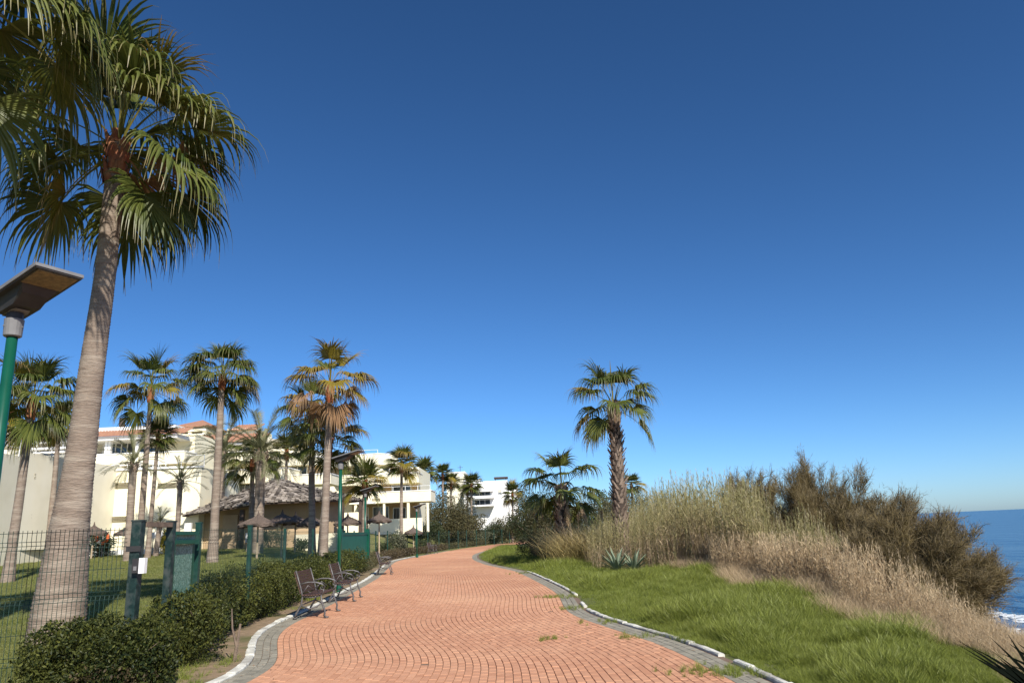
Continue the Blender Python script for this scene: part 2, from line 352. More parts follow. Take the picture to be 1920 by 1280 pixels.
# ---------------------------------------------------------------- leaves and fronds
def nrm(v): return v/np.linalg.norm(v)
def fan_leaf(seed, el, Lp=1.12, Rb=1.28, ns=44, droop=3.2, spread=2.05, fold=.25, sag=.25, dead=0.0):
    """a fan leaf of a palm, growing along +x from the trunk: stalk and pleated blade with hanging tips"""
    r = np.random.default_rng(seed); V = []; F = []; T = []; TI = []
    a = el; p = np.zeros(3)
    pts = [p.copy()]
    for i in range(5):
        p = p+np.array([math.cos(a), 0, math.sin(a)])*Lp/5; a -= sag/5; pts.append(p.copy())
    for i, q in enumerate(pts):
        wd = .026-.012*i/5; up = np.array([-math.sin(a), 0, math.cos(a)])
        V += [q+[0, wd, 0], q+[0, -wd, 0], q-up*wd*.9]; T += [.15]*3; TI += [.9]*3
    for i in range(5):
        b = 3*i
        for u, v in ((0, 1), (1, 2), (2, 0)): F.append((b+u, b+v, b+3+v, b+3+u))
    a -= .15
    f = np.array([math.cos(a), 0, math.sin(a)]); s = np.array([0, 1., 0]); n = np.array([-math.sin(a), 0, math.cos(a)])
    tt = [0, .22, .42, .56, .7, .84, 1.0]; dth = 2*spread/ns
    for k in range(ns):
        th = -spread+dth*(k+.5)+r.normal(0, dth*.18)
        d = nrm(math.cos(th)*f+math.sin(th)*s+n*fold*abs(math.sin(th))+n*.08*math.cos(th))
        c = math.cos(th)*s-math.sin(th)*f
        L = Rb*(1-.28*(abs(th)/spread)**2)*r.uniform(.82, 1.15); q = p.copy(); t0 = 0; base = len(V); ti = np.clip(r.normal(.5, .22), 0, 1)
        dr = droop*r.uniform(.55, 1.6); tw = r.normal(0, .5)
        for i, t in enumerate(tt):
            q = q+d*(t-t0)*L
            if t > .3: d = nrm(d+np.array([0, 0, -1.])*dr*(t-t0)*min(1, (t-.2)*1.7)+c*tw*(t-t0)*.5)
            t0 = t
            wd = (L*t*math.tan(dth/2)*1.05+.004) if t <= .45 else (L*.45*math.tan(dth/2)*1.05+.004)*(1-(t-.45)/.55)**1.25+.0018
            V += [q-c*wd, q+n*wd*.55, q+c*wd]; T += [t]*3; TI += [ti]*3
        for i in range(len(tt)-1):
            b = base+3*i; F += [(b, b+1, b+4, b+3), (b+1, b+2, b+5, b+4)]
    return np.array(V), np.array(F), np.array(T), np.array(TI)
def feather_leaf(seed, el, L=2.4, bend=1.5, npair=44):
    r = np.random.default_rng(seed); V = []; F = []; T = []; TI = []
    a = el; p = np.zeros(3); P = []; N = 26
    for i in range(N+1):
        P.append((p.copy(), a)); p = p+np.array([math.cos(a), 0, math.sin(a)])*L/N; a -= bend/N*(.4+1.2*i/N)
    for i, (q, b) in enumerate(P):
        wd = .03*(1-i/N)+.004; up = np.array([-math.sin(b), 0, math.cos(b)])
        V += [q+[0, wd, 0], q+[0, -wd, 0], q-up*wd]; T += [.2]*3; TI += [.8]*3
    for i in range(N):
        b = 3*i
        for u, v in ((0, 1), (1, 2), (2, 0)): F.append((b+u, b+v, b+3+v, b+3+u))
    for k in range(npair):
        t = .16+.84*(k+r.random()*.5)/npair; i = min(int(t*N), N-1); q, b = P[i]; q = q+(P[i+1][0]-q)*(t*N-i)
        f = np.array([math.cos(b), 0, math.sin(b)]); up = np.array([-math.sin(b), 0, math.cos(b)])
        for sgn in (-1, 1):
            ll = L*.19*math.sin(math.pi*min(1, .18+.82*(1-abs(t-.45)*1.1)))*r.uniform(.85, 1.1)+.05
            d = nrm(f*.75+np.array([0, sgn, 0])*.75+up*r.uniform(.25, .6)); c = nrm(np.cross(d, up)); ti = np.clip(r.normal(.5, .2), 0, 1); b0 = len(V); qq = q.copy()
            for j, (tt, wd) in enumerate(((0, .008), (.45, .015), (1, .001))):
                if j: qq = qq+d*ll*(.45 if j == 1 else .55); d = nrm(d+np.array([0, 0, -.35]))
                V += [qq-c*wd, qq+c*wd]; T += [tt]*2; TI += [ti]*2
            for j in range(2): F.append((b0+2*j, b0+2*j+1, b0+2*j+3, b0+2*j+2))
    return np.array(V), np.array(F), np.array(T), np.array(TI)
GREEN = leafm('fan_palm_green', (.03, .055, .010), (.19, .20, .042), (.34, .26, .13), .72, 1.08, .28, rough=.42, spec=.35)
YELL = leafm('fan_palm_yellowing', (.16, .14, .02), (.30, .22, .03), (.30, .2, .09), .5, .95, .3, rough=.4)
DEAD = leafm('fan_palm_dry', (.20, .105, .045), (.36, .22, .11), (.36, .25, .14), .6, 1, .2, rough=.7)
FEATH = leafm('date_palm_green', (.10, .11, .05), (.28, .27, .14), (.3, .26, .14), .6, 1.1, .2, rough=.45)
EL = [84, 66, 48, 30, 12, -6, -24, -42, -60]
LEAF = {}
for e in EL:
    for v in range(2):
        dr = 1.6 if e > 75 else 3.6 if e > 60 else 7.5 if e > -30 else 5
        for key, mat in (('g', GREEN), ('y', YELL), ('d', DEAD)):
            if key != 'g' and v: continue
            A = fan_leaf(1000+e*3+v+(7 if key != 'g' else 0), R_(e), droop=dr*(1.25 if key == 'd' else 1), spread=1.5 if e > 75 else 2.05, fold=.5 if e > 60 else .28, sag=.25+.25*(e < 50))
            LEAF[key, e, v] = npmesh('frond', A[0], A[1], mat, {'tip': A[2], 'tint': A[3]})
for e in EL:                                    # stiffer, shorter stalked leaves of the far palms
    for v in range(2):
        A = fan_leaf(3000+e*3+v, R_(e), Lp=.62, Rb=1.15, ns=26, droop=1.2 if e > 60 else 2.2, spread=1.9, fold=.3, sag=.2)
        LEAF['s', e, v] = npmesh('frond', A[0], A[1], GREEN, {'tip': A[2], 'tint': A[3]})
FEA = {}
for e in (80, 62, 45, 28, 8, -15):
    for v in range(2):
        A = feather_leaf(500+e+v, R_(e), bend=.6 if e > 70 else 1.1); FEA[e, v] = npmesh('frond', A[0], A[1], FEATH, {'tip': A[2], 'tint': A[3]})
SPEAR = MB().tube([(0, 0, -.2), (.02, 0, .5), (.03, .01, 1.15), (.03, .01, 1.5)], [.03, .035, .02, .004], 5).mesh('spear', YELL)
M['trunk'] = pm('palm_trunk', (.27, .205, .155), (.17, .13, .10), 9, rough=.9, bump=.9, bscale=5, stretch=(1.2, 1.2, 9), c3=(.33, .27, .21), s3=.9, bdist=.03)
M['trunk_dark'] = pm('old_palm_trunk', (.07, .05, .037), (.045, .033, .025), 6, rough=.9, bump=.8, bscale=14)
M['boot'] = pm('palm_leaf_bases', (.30, .085, .03), (.17, .05, .022), 7, rough=.6, bump=.5, bscale=25, c3=(.34, .17, .07), s3=2.5)
M['boot_old'] = pm('weathered_leaf_bases', (.36, .27, .20), (.17, .12, .09), 5, rough=.9, bump=.4)
M['fibre'] = pm('palm_fibre', (.25, .17, .10), (.13, .085, .05), 8, rough=.95)
def trunk_mesh(P, rad, ring=.075, n=16, rough=.018, name='trunk', mat=None):
    """tapering stem with uneven leaf-scar rings through points P"""
    P = [Vector(p) for p in P]; seg = [0]
    for a, b in zip(P, P[1:]): seg.append(seg[-1]+(b-a).length)
    s = np.arange(0, seg[-1]+ring/4, ring/2); s[-1] = seg[-1]
    A = np.array(P); C = np.stack([np.interp(s, seg, A[:, k]) for k in range(3)], 1)
    k = np.exp(-.5*(np.arange(-30, 31)/13.)**2); k /= k.sum()
    if len(s) > 70: C = np.stack([np.convolve(np.pad(C[:, q], 30, 'reflect', reflect_type='odd'), k, 'valid') for q in range(3)], 1)
    r = np.interp(s, seg, rad)
    th = np.linspace(0, 2*np.pi, n, False); ph = rng.uniform(0, 6, 6)
    wob = 1+.03*np.sin(2*th[None]+s[:, None]*.9+ph[0])+.02*np.sin(3*th[None]-s[:, None]*2.3+ph[1])
    rg = np.where(np.arange(len(s)) % 2, 1+rough, 1-rough)[:, None]+rng.normal(0, rough*.5, (len(s), n))
    rr = r[:, None]*wob*rg
    V = np.stack([C[:, 0:1]+rr*np.cos(th), C[:, 1:2]+rr*np.sin(th), np.repeat(C[:, 2:3], n, 1)+rng.normal(0, ring*.08, (len(s), n))], -1)
    I = np.arange(len(s)*n).reshape(len(s), n); J = np.roll(I, -1, 1)
    Q = np.stack([I[:-1], J[:-1], J[1:], I[1:]], -1).reshape(-1, 4)
    return npmesh(name, V.reshape(-1, 3), Q, mat or M['trunk'], None, True)
def boots(P, rad, z0, z1, n, size, mat, name, parent, out=.5):
    """crossing stubs of old leaf stalks on the stem"""
    mb = MB(); A = np.array(P)
    for i in range(n):
        z = z0+(z1-z0)*(i+.5)/n; th = i*2.39996+random.uniform(-.2, .2)
        c = np.array([np.interp(z, A[:, 2], A[:, 0]), np.interp(z, A[:, 2], A[:, 1]), z]); r = np.interp(z, A[:, 2], rad)
        d = np.array([math.cos(th), math.sin(th), 0]); s = np.array([-d[1], d[0], 0]); sz = size*random.uniform(.75, 1.25)
        tilt = random.uniform(-.35, .35); up = np.array([0, 0, 1])+s*tilt
        b = c+d*r*.9; wd = sz*.5
        t = b+up*sz*1.25+d*sz*out*random.uniform(.6, 1.3)
        mb.add([b-s*wd, b+s*wd, b+d*sz*.22, t-s*wd*.45, t+s*wd*.45, t+d*sz*.14], [(0, 2, 5, 3), (2, 1, 4, 5), (3, 5, 4), (1, 0, 3, 4)])
    o = mb.build(name, mat, parent); o['kind'] = 'stuff'; return o
def fan_palm(base, top, rad, label, n=30, scale=1.0, az0=0.0, mid=None, style='clean', yellow=0.08, dead=0.0, low=-38, group=None, ring=.075, lsc=1.0, seed=1, spear=True, skip=None, nside=14, stiff=False):
    """tall fan palm: stem, leaf bases, fronds one by one"""
    rs = random.Random(seed); b = Vector(base)
    t = thing('fan_palm', b, label, 'palm tree', group)
    P = [Vector((0, 0, -.25))]+[Vector(m)-b for m in (mid or [])]+[Vector(top)-b]
    if isinstance(rad, (int, float)): rad = [rad*1.35, rad]
    if len(rad) != len(P): rad = list(np.interp(np.linspace(0, 1, len(P)), np.linspace(0, 1, len(rad)), rad))
    link('trunk', trunk_mesh(P, rad, ring, nside, mat=M['trunk_dark'] if style == 'boots' else None), t)
    tp = P[-1]; rt = rad[-1]
    PA = [tuple(p) for p in P]
    if style == 'boots': boots(PA, rad, .1, tp.z, int(46*tp.z), .17*scale, M['boot_old'], 'leaf_bases', t, .75)
    Pt = [tuple(tp+Vector((0, 0, -.9*scale))*1.0), tuple(tp+Vector((0, 0, .35*scale)))]
    Pt[0] = (float(np.interp(Pt[0][2], [q[2] for q in PA], [q[0] for q in PA])), float(np.interp(Pt[0][2], [q[2] for q in PA], [q[1] for q in PA])), Pt[0][2])
    boots(Pt, [rt*1.02, rt*1.0], tp.z-.8*scale, tp.z-.02*scale, 46, .17*scale, M['boot'] if style != 'boots' else M['fibre'], 'leaf_sheaths', t, .35)
    for i in range(n):
        age = (i+.5)/n; e = 88-(88-low)*age**.85+rs.uniform(-9, 9)
        e = min(EL, key=lambda q: abs(q-e)); k = 'g'; q = rs.random()
        if age > .22 and q < dead*(.35+1.3*age): k = 'd'
        elif q < dead+yellow*2*age: k = 'y'
        az = az0+i*2.39996+rs.uniform(-.25, .25)
        if e < 0 and abs((az+math.pi/2+math.pi) % (2*math.pi)-math.pi) < .55: continue      # the leaf sheaths stay in view from the path
        if skip and skip(az % (2*math.pi), e): continue
        s = scale*lsc*rs.uniform(.86, 1.1)*(.9 if age < .12 else 1)
        if stiff and k == 'g': k = 's'
        link('frond', LEAF[k, e, rs.randrange(2) if k in 'gs' else 0], t, tp+Vector((math.cos(az)*rt*.5, math.sin(az)*rt*.5, scale*(.12-.4*age))), (rs.uniform(-.12, .12), rs.uniform(-.1, .1), az), s)
    if spear: link('spear', SPEAR, t, tp+Vector((0, 0, .3*scale)), (rs.uniform(-.1, .1), rs.uniform(-.1, .1), rs.uniform(0, 6)), scale)
    return t
def feather_palm(base, top, rad, label, n=34, scale=1.0, group=None, seed=1, low=-15, bulge=True):
    rs = random.Random(seed); b = Vector(base); t = thing('date_palm', b, label, 'palm tree', group)
    tp = Vector(top)-b; P = [Vector((0, 0, -.25)), tp*.5, tp]
    link('trunk', trunk_mesh(P, [rad*1.15, rad, rad], .09, 12, rough=.04), t)
    if bulge: boots([(tp.x, tp.y, tp.z-.6*scale), (tp.x, tp.y, tp.z+.2)], [rad*1.1, rad*1.4], tp.z-.6*scale, tp.z+.1, 50, .16*scale, M['boot_old'], 'leaf_sheaths', t, .5)
    for i in range(n):
        age = (i+.5)/n; e = 84-(84-low)*age+rs.uniform(-8, 8); e = min((80, 62, 45, 28, 8, -15), key=lambda q: abs(q-e)); az = i*2.39996+rs.uniform(-.2, .2)
        link('frond', FEA[e, rs.randrange(2)], t, tp+Vector((0, 0, .1*scale)), (rs.uniform(-.08, .08), 0, az), scale*rs.uniform(.88, 1.08))
    return t
# ---------------------------------------------------------------- bushes, hedges, grasses
def leaves(P, size, seed=0, up=.25, asp=.5, jit=.35):
    """one folded leaf at each point"""
    r = np.random.default_rng(seed); n = len(P)
    d = r.normal(0, 1, (n, 3)); d[:, 2] += up; d /= np.linalg.norm(d, axis=1, keepdims=True)
    q = r.normal(0, 1, (n, 3)); c = np.cross(d, q); c /= np.linalg.norm(c, axis=1, keepdims=True); nn = np.cross(d, c)
    s = (size*r.uniform(1-jit, 1+jit, n))[:, None]
    V = np.stack([P, P+d*s*.5+c*s*asp*.5+nn*s*.08, P+d*s, P+d*s*.5-c*s*asp*.5+nn*s*.08], 1).reshape(-1, 3)
    b = np.arange(n)[:, None]*4
    return V, np.concatenate([b+np.array([[0, 1, 2]]), b+np.array([[0, 2, 3]])])
def lumps(P, seed, f=2.2, k=6):
    r = np.random.default_rng(seed); v = np.zeros(len(P))
    for i in range(k):
        w_ = r.normal(0, 1, 3)*f*(1+i*.5); v += np.sin(P @ w_+r.uniform(0, 6))/(1+i*.4)
    return v/2.2
def crown_points(ells, n, seed, shell=.55, gap=.0, f=2.0):
    """points through a set of ellipsoids, thinned unevenly so that the outline breaks up"""
    r = np.random.default_rng(seed); vol = np.array([e[3]*e[4]*e[5] for e in ells])**.8; vol /= vol.sum(); out = []
    for e, v in zip(ells, vol):
        m = int(n*v); d = r.normal(0, 1, (m, 3)); d /= np.linalg.norm(d, axis=1, keepdims=True)
        rr = np.where(r.random(m) < shell, r.uniform(.78, 1.0, m), r.random(m)**.4)
        p = d*rr[:, None]; k = 1+.22*lumps(d*1.6+np.array(e[:3]), seed+3, 1.6); p = p*k[:, None]
        out.append(p*np.array(e[3:6])+np.array(e[:3]))
    P = np.concatenate(out)
    if gap: P = P[lumps(P, seed+1, f) > -1+gap+r.normal(0, .25, len(P))]
    return P
def bush(name, base, ells, n, size, mat, label, cat, seed=0, stems=6, gap=.5, group=None, asp=.5, up=.25, stem_mat=None, kind_tree=False, stem_r=.03, f=2.0, shell=.55):
    """ells: (dx,dy,dz,rx,ry,rz) relative to the base"""
    b = Vector(base); t = thing(name, b, label, cat, group); P = crown_points(ells, n, seed, shell, gap, f); P = P[P[:, 2] > -.05]
    V, F = leaves(P, size, seed, up, asp)
    tn = np.clip(np.random.default_rng(seed+9).normal(.38, .22, len(P))+.25*lumps(P, seed+5, 1.5), 0, 1)
    link('crown' if kind_tree else 'foliage', npmesh('foliage', V, F, mat, {'tint': np.repeat(tn, 4), 'tip': np.zeros(len(V))}), t)
    rs = random.Random(seed); mb = MB()
    for i in range(stems):
        e = rs.choice(ells); g = Vector(e[:3])+Vector([rs.uniform(-.6, .6)*e[3], rs.uniform(-.6, .6)*e[4], rs.uniform(0, .6)*e[5]])
        s = Vector((rs.uniform(-.12, .12)*ells[0][3], rs.uniform(-.1, .1)*ells[0][4], -.1)); m = s.lerp(g, .5)+Vector((rs.uniform(-.1, .1), rs.uniform(-.1, .1), .15))*e[5]
        mb.tube([s, s.lerp(m, .5), m, g], [stem_r, stem_r*.8, stem_r*.6, stem_r*.25], 5)
    if stems: mb.build('trunk' if kind_tree else 'stems', stem_mat or M['stem'], t, True)
    return t
M['stem'] = pm('bark', (.19, .14, .10), (.11, .08, .06), 10, rough=.9, bump=.4)
HEDGE = leafm('hedge_leaf', (.012, .022, .006), (.125, .13, .026), None, trans=.18, rough=.5, var=.0, spec=.22)
HEDGE2 = leafm('hedge_leaf_brownish', (.035, .025, .014), (.13, .10, .045), None, trans=.15, rough=.5, var=.0)
OLIVE = leafm('olive_brown_foliage', (.045, .045, .018), (.15, .13, .055), None, trans=.2, rough=.6, var=.0)
DARKG = leafm('dark_green_foliage', (.018, .030, .010), (.075, .085, .03), None, trans=.15, rough=.5, var=.0)
PALE = leafm('grey_green_foliage', (.07, .08, .045), (.2, .2, .12), None, trans=.2, rough=.6, var=.0)

GN = {}
def scatter(name, P, yaw, scl, protos, mat, label, cat, tilt=None, parent=None):
    """uncountable cover: tufts set on points by geometry nodes"""
    n = len(P); me = bpy.data.meshes.new(name); me.vertices.add(n); me.vertices.foreach_set('co', np.ascontiguousarray(P, np.float32).ravel())
    rot = np.zeros((n, 3), np.float32); rot[:, 2] = yaw
    if tilt is not None: rot[:, :2] = tilt
    me.attributes.new('rot', 'FLOAT_VECTOR', 'POINT').data.foreach_set('vector', rot.ravel())
    me.attributes.new('scl', 'FLOAT', 'POINT').data.foreach_set('value', np.asarray(scl, np.float32)); me.update()
    o = link(name, me, parent); c = bpy.data.collections.new(name+'_tufts')
    for i, pmh in enumerate(protos): c.objects.link(bpy.data.objects.new(name+'_tuft', pmh))
    g = bpy.data.node_groups.new(name, 'GeometryNodeTree')
    g.interface.new_socket('Geometry', in_out='INPUT', socket_type='NodeSocketGeometry'); g.interface.new_socket('Geometry', in_out='OUTPUT', socket_type='NodeSocketGeometry')
    N = g.nodes; L = g.links; gi = N.new('NodeGroupInput'); go = N.new('NodeGroupOutput'); ip = N.new('GeometryNodeInstanceOnPoints'); ci = N.new('GeometryNodeCollectionInfo')
    ci.inputs[0].default_value = c; ci.inputs[1].default_value = True; ci.inputs[2].default_value = True
    ar = N.new('GeometryNodeInputNamedAttribute'); ar.data_type = 'FLOAT_VECTOR'; ar.inputs[0].default_value = 'rot'
    asn = N.new('GeometryNodeInputNamedAttribute'); asn.data_type = 'FLOAT'; asn.inputs[0].default_value = 'scl'
    er = N.new('FunctionNodeEulerToRotation'); L.new(ar.outputs[0], er.inputs[0])
    L.new(gi.outputs[0], ip.inputs['Points']); L.new(ci.outputs[0], ip.inputs['Instance']); ip.inputs['Pick Instance'].default_value = True
    L.new(er.outputs[0], ip.inputs['Rotation']); L.new(asn.outputs[0], ip.inputs['Scale']); L.new(ip.outputs[0], go.inputs[0])
    md = o.modifiers.new('scatter', 'NODES'); md.node_group = g
    tag(o, label, cat, kind='stuff'); return o
def tuft(name, seed, n, h, spread, wd, mat, lean=.5, curl=.8, segs=3, hv=.4):
    """a tuft of bent blades"""
    r = np.random.default_rng(seed); V = []; F = []; T = []; TI = []
    for i in range(n):
        a = r.uniform(0, 6.283); d0 = np.array([math.cos(a), math.sin(a), 0]); p = np.array([*(r.normal(0, spread, 2)), -.02]); hh = h*r.uniform(1-hv, 1+hv)
        d = nrm(np.array([0, 0, 1])+d0*r.uniform(0, lean)); q = r.uniform(0, 6.283); c = np.array([math.cos(q), math.sin(q), 0]); b = len(V); ti = r.random(); w_ = wd*r.uniform(.7, 1.3)
        for k in range(segs+1):
            ww = w_*(1-(k/segs)**1.5)+.0006
            V += [p-c*ww, p+c*ww]; T += [k/segs]*2; TI += [ti]*2
            p = p+d*hh/segs; d = nrm(d+d0*curl*r.uniform(.3, 1)/segs+np.array([0, 0, -.25*curl])/segs)
        for k in range(segs): F.append((b+2*k, b+2*k+1, b+2*k+3, b+2*k+2))
    return npmesh(name, np.array(V), np.array(F), mat, {'tip': np.array(T), 'tint': np.array(TI)})
def reed(name, seed, h, mat, leafy=10, plume=True):
    r = np.random.default_rng(seed); V = []; F = []; T = []; TI = []
    bend = r.normal(0, .06, 2); n = 7; P = []
    for k in range(n+1):
        t = k/n; P.append(np.array([bend[0]*t*t*h, bend[1]*t*t*h, h*t-.05]))
    ti = r.uniform(.3, .8)
    for ph in (0, 1.57):
        c = np.array([math.cos(ph), math.sin(ph), 0]); b = len(V)
        for k, p in enumerate(P): V += [p-c*.009*(1-.6*k/n), p+c*.009*(1-.6*k/n)]; T += [k/n]*2; TI += [ti]*2
        for k in range(n): F.append((b+2*k, b+2*k+1, b+2*k+3, b+2*k+2))
    for i in range(leafy):
        t = r.uniform(.12, .97); k = min(int(t*n), n-1); p = P[k]+(P[k+1]-P[k])*(t*n-k); a = r.uniform(0, 6.283); d0 = np.array([math.cos(a), math.sin(a), 0]); d = nrm(d0*r.uniform(.3, .9)+np.array([0, 0, 1.])); c = np.array([-d0[1], d0[0], 0]); L = r.uniform(.25, .5)*min(1, h/2); b = len(V); ti2 = r.random()
        for k in range(4):
            ww = [.006, .014, .010, .001][k]; V += [p-c*ww, p+c*ww]; T += [t]*2; TI += [ti2]*2
            p = p+d*L/3; d = nrm(d+np.array([0, 0, -1])*r.uniform(.2, 1.0)+r.normal(0, .2, 3))
        for k in range(3): F.append((b+2*k, b+2*k+1, b+2*k+3, b+2*k+2))
    if plume:
        for i in range(16):
            t = r.uniform(.0, .35); p = P[-1]+np.array([0, 0, t-.08]); a = r.uniform(0, 6.283); d = np.array([math.cos(a)*.35, math.sin(a)*.35, .8]); c = np.array([-math.sin(a), math.cos(a), 0]); b = len(V); e = p+d*r.uniform(.06, .14)
            V += [p-c*.004, p+c*.004, e+c*.002, e-c*.002]; T += [1]*4; TI += [.9]*4; F.append((b, b+1, b+2, b+3))
    return npmesh(name, np.array(V), np.array(F), mat, {'tip': np.array(T), 'tint': np.array(TI)})
# ---------------------------------------------------------------- buildings
M['cream'] = pm('cream_render', (.82, .76, .56), (.86, .80, .61), 1.5, rough=.9, bump=.15, bscale=30, c3=(.79, .72, .52), s3=.3)
M['cream_old'] = pm('weathered_cream_render', (.82, .76, .60), (.76, .70, .54), .8, rough=.9, bump=.15, bscale=30, c3=(.85, .79, .64), s3=.25)
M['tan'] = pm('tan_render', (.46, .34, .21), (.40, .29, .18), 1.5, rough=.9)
M['white'] = pm('white_render', (.80, .79, .76), (.74, .73, .70), 1.2, rough=.85)
M['tile'] = pm('terracotta_tile', (.40, .21, .13), (.30, .15, .095), 6, rough=.85, bump=.5, bscale=9)
M['glass'] = pm('window_glass', (.03, .04, .05), (.055, .065, .075), .6, rough=.06, spec=.8)
M['dark'] = pm('dark_wood', (.055, .038, .028), (.085, .06, .045), 4, rough=.7)
M['metal_white'] = pm('white_metal', (.78, .78, .77), None, rough=.4)
M['blind'] = pm('roller_blind', (.62, .58, .47), (.55, .51, .41), 2, rough=.8)
M['vent'] = pm('vent_block', (.36, .31, .20), (.30, .26, .17), 4, rough=.9)
def wx(px, d, py=940): return at(px, py, d).x
def wz(py, px, d): return at(px, py, d).z
def pbox(name, par, mat, px0, px1, py0, py1, d0, d1, org, z0=None):
    pm_ = (px0+px1)/2; my = (py0+py1)/2
    mb = MB(org); mb.box(wx(px0, d0, my), wx(px1, d0, my), d0, d1, wz(py1, pm_, d0) if z0 is None else z0, wz(py0, pm_, d0)); return mb.build(name, mat, par)
def window(par, org, px0, px1, py0, py1, d, n=2, mat=None, blind=0):
    pm_ = (px0+px1)/2; my = (py0+py1)/2; x0, x1, z0, z1 = wx(px0, d, my), wx(px1, d, my), wz(py1, pm_, d), wz(py0, pm_, d)
    mb = MB(org); t = .07
    for a, b, c, e in ((x0, x1, z0-t, z0), (x0, x1, z1, z1+t), (x0-t, x0, z0-t, z1+t), (x1, x1+t, z0-t, z1+t)): mb.box(a, b, d-.06, d+.1, c, e)
    for k in range(1, n):
        xm = x0+(x1-x0)*k/n; mb.box(xm-.03, xm+.03, d-.05, d+.08, z0, z1)
    o = mb.build('window', M['metal_white'], par)
    MB(org).box(x0, x1, d+.02, d+.06, z0, z1).build('pane', M['glass'], o)
    if blind: MB(org).box(x0+.03, x1-.03, d-.02, d+.015, z1-(z1-z0)*blind, z1-.01).build('blind', M['blind'], o)
def railing(par, org, x0, x1, y, z0, h=.9, step=1.2, bars=3, y1=None):
    mb = MB(org); n = max(1, int(math.hypot(x1-x0, (y1 or y)-y)/step)); y1 = y if y1 is None else y1
    P = lambda t, z: (x0+(x1-x0)*t, y+(y1-y)*t, z)
    for k in range(n+1): mb.tube([P(k/n, z0-.02), P(k/n, z0+h)], .03, 5)
    for k in range(bars): mb.tube([P(0, z0+h*(k+1)/bars), P(1, z0+h*(k+1)/bars)], .022, 5)
    mb.build('railing', M['metal_white'], par)
def balcony(par, org, px0, px1, py0, py1, d, dep, mat, cham=0.0):
    """parapet on a projecting slab, corners cut off by cham metres"""
    pm_ = (px0+px1)/2; my = (py0+py1)/2; x0, x1 = wx(px0, d, my), wx(px1, d, my); z0, z1 = wz(py1, pm_, d), wz(py0, pm_, d)
    c = cham; out = [(x0, d+dep), (x0, d+c), (x0+c, d), (x1-c, d), (x1, d+c), (x1, d+dep)] if c else [(x0, d+dep), (x0, d), (x1, d), (x1, d+dep)]
    mb = MB(org)
    for (ax, ay), (bx_, by) in zip(out, out[1:]):
        if not c and ax == bx_: ay, by = max(ay, d+.183), max(by, d+.183)
        L = math.hypot(bx_-ax, by-ay); nx, ny = -(by-ay)/L*.18, (bx_-ax)/L*.18
        mb.prism([(ax, ay), (bx_, by), (bx_+nx, by+ny), (ax+nx, ay+ny)], z0, z1)
    mb.prism([(min(max(x, x0+.05), x1-.05), min(y+.05, d+dep-.02)) for x, y in out], z0+.03, z0+.3)
    mb.build('balcony_parapet', mat, par)
    cp = MB(org)
    for i, ((ax, ay), (bx_, by)) in enumerate(zip(out, out[1:])):
        if not c and ax == bx_: ay, by = max(ay, d+.235), max(by, d+.235)
        L = math.hypot(bx_-ax, by-ay); nx, ny = -(by-ay)/L, (bx_-ax)/L
        cp.prism([(ax-nx*.05, ay-ny*.05), (bx_-nx*.05, by-ny*.05), (bx_+nx*.23, by+ny*.23), (ax+nx*.23, ay+ny*.23)], z1+.002, z1+.09+.003*(i % 2)*(c > 0))
    cp.build('coping', M['white'] if mat is not M['white'] else M['cream'], par)
    return x0, x1, z0, z1
def tiles(par, org, x0, x1, y0, y1, z0, z1):
    """roof slope of barrel tile rows, each row a rounded rib running up the slope"""
    mb = MB(org); n = max(2, int((x1-x0)/.24)); s = (x1-x0)/n
    mb.add([(x0, y0, z0), (x1, y0, z0), (x1, y1, z1), (x0, y1, z1)], [(0, 1, 2, 3)])
    for k in range(n):
        a = x0+s*k
        mb.add([(a+s*.1, y0-.03, z0+.01), (a+s*.5, y0-.03, z0+.09), (a+s*.9, y0-.03, z0+.01), (a+s*.1, y1, z1+.01), (a+s*.5, y1, z1+.09), (a+s*.9, y1, z1+.01)], [(0, 1, 4, 3), (1, 2, 5, 4), (0, 2, 1)])
    o = mb.build('roof', M['tile'], par); return o

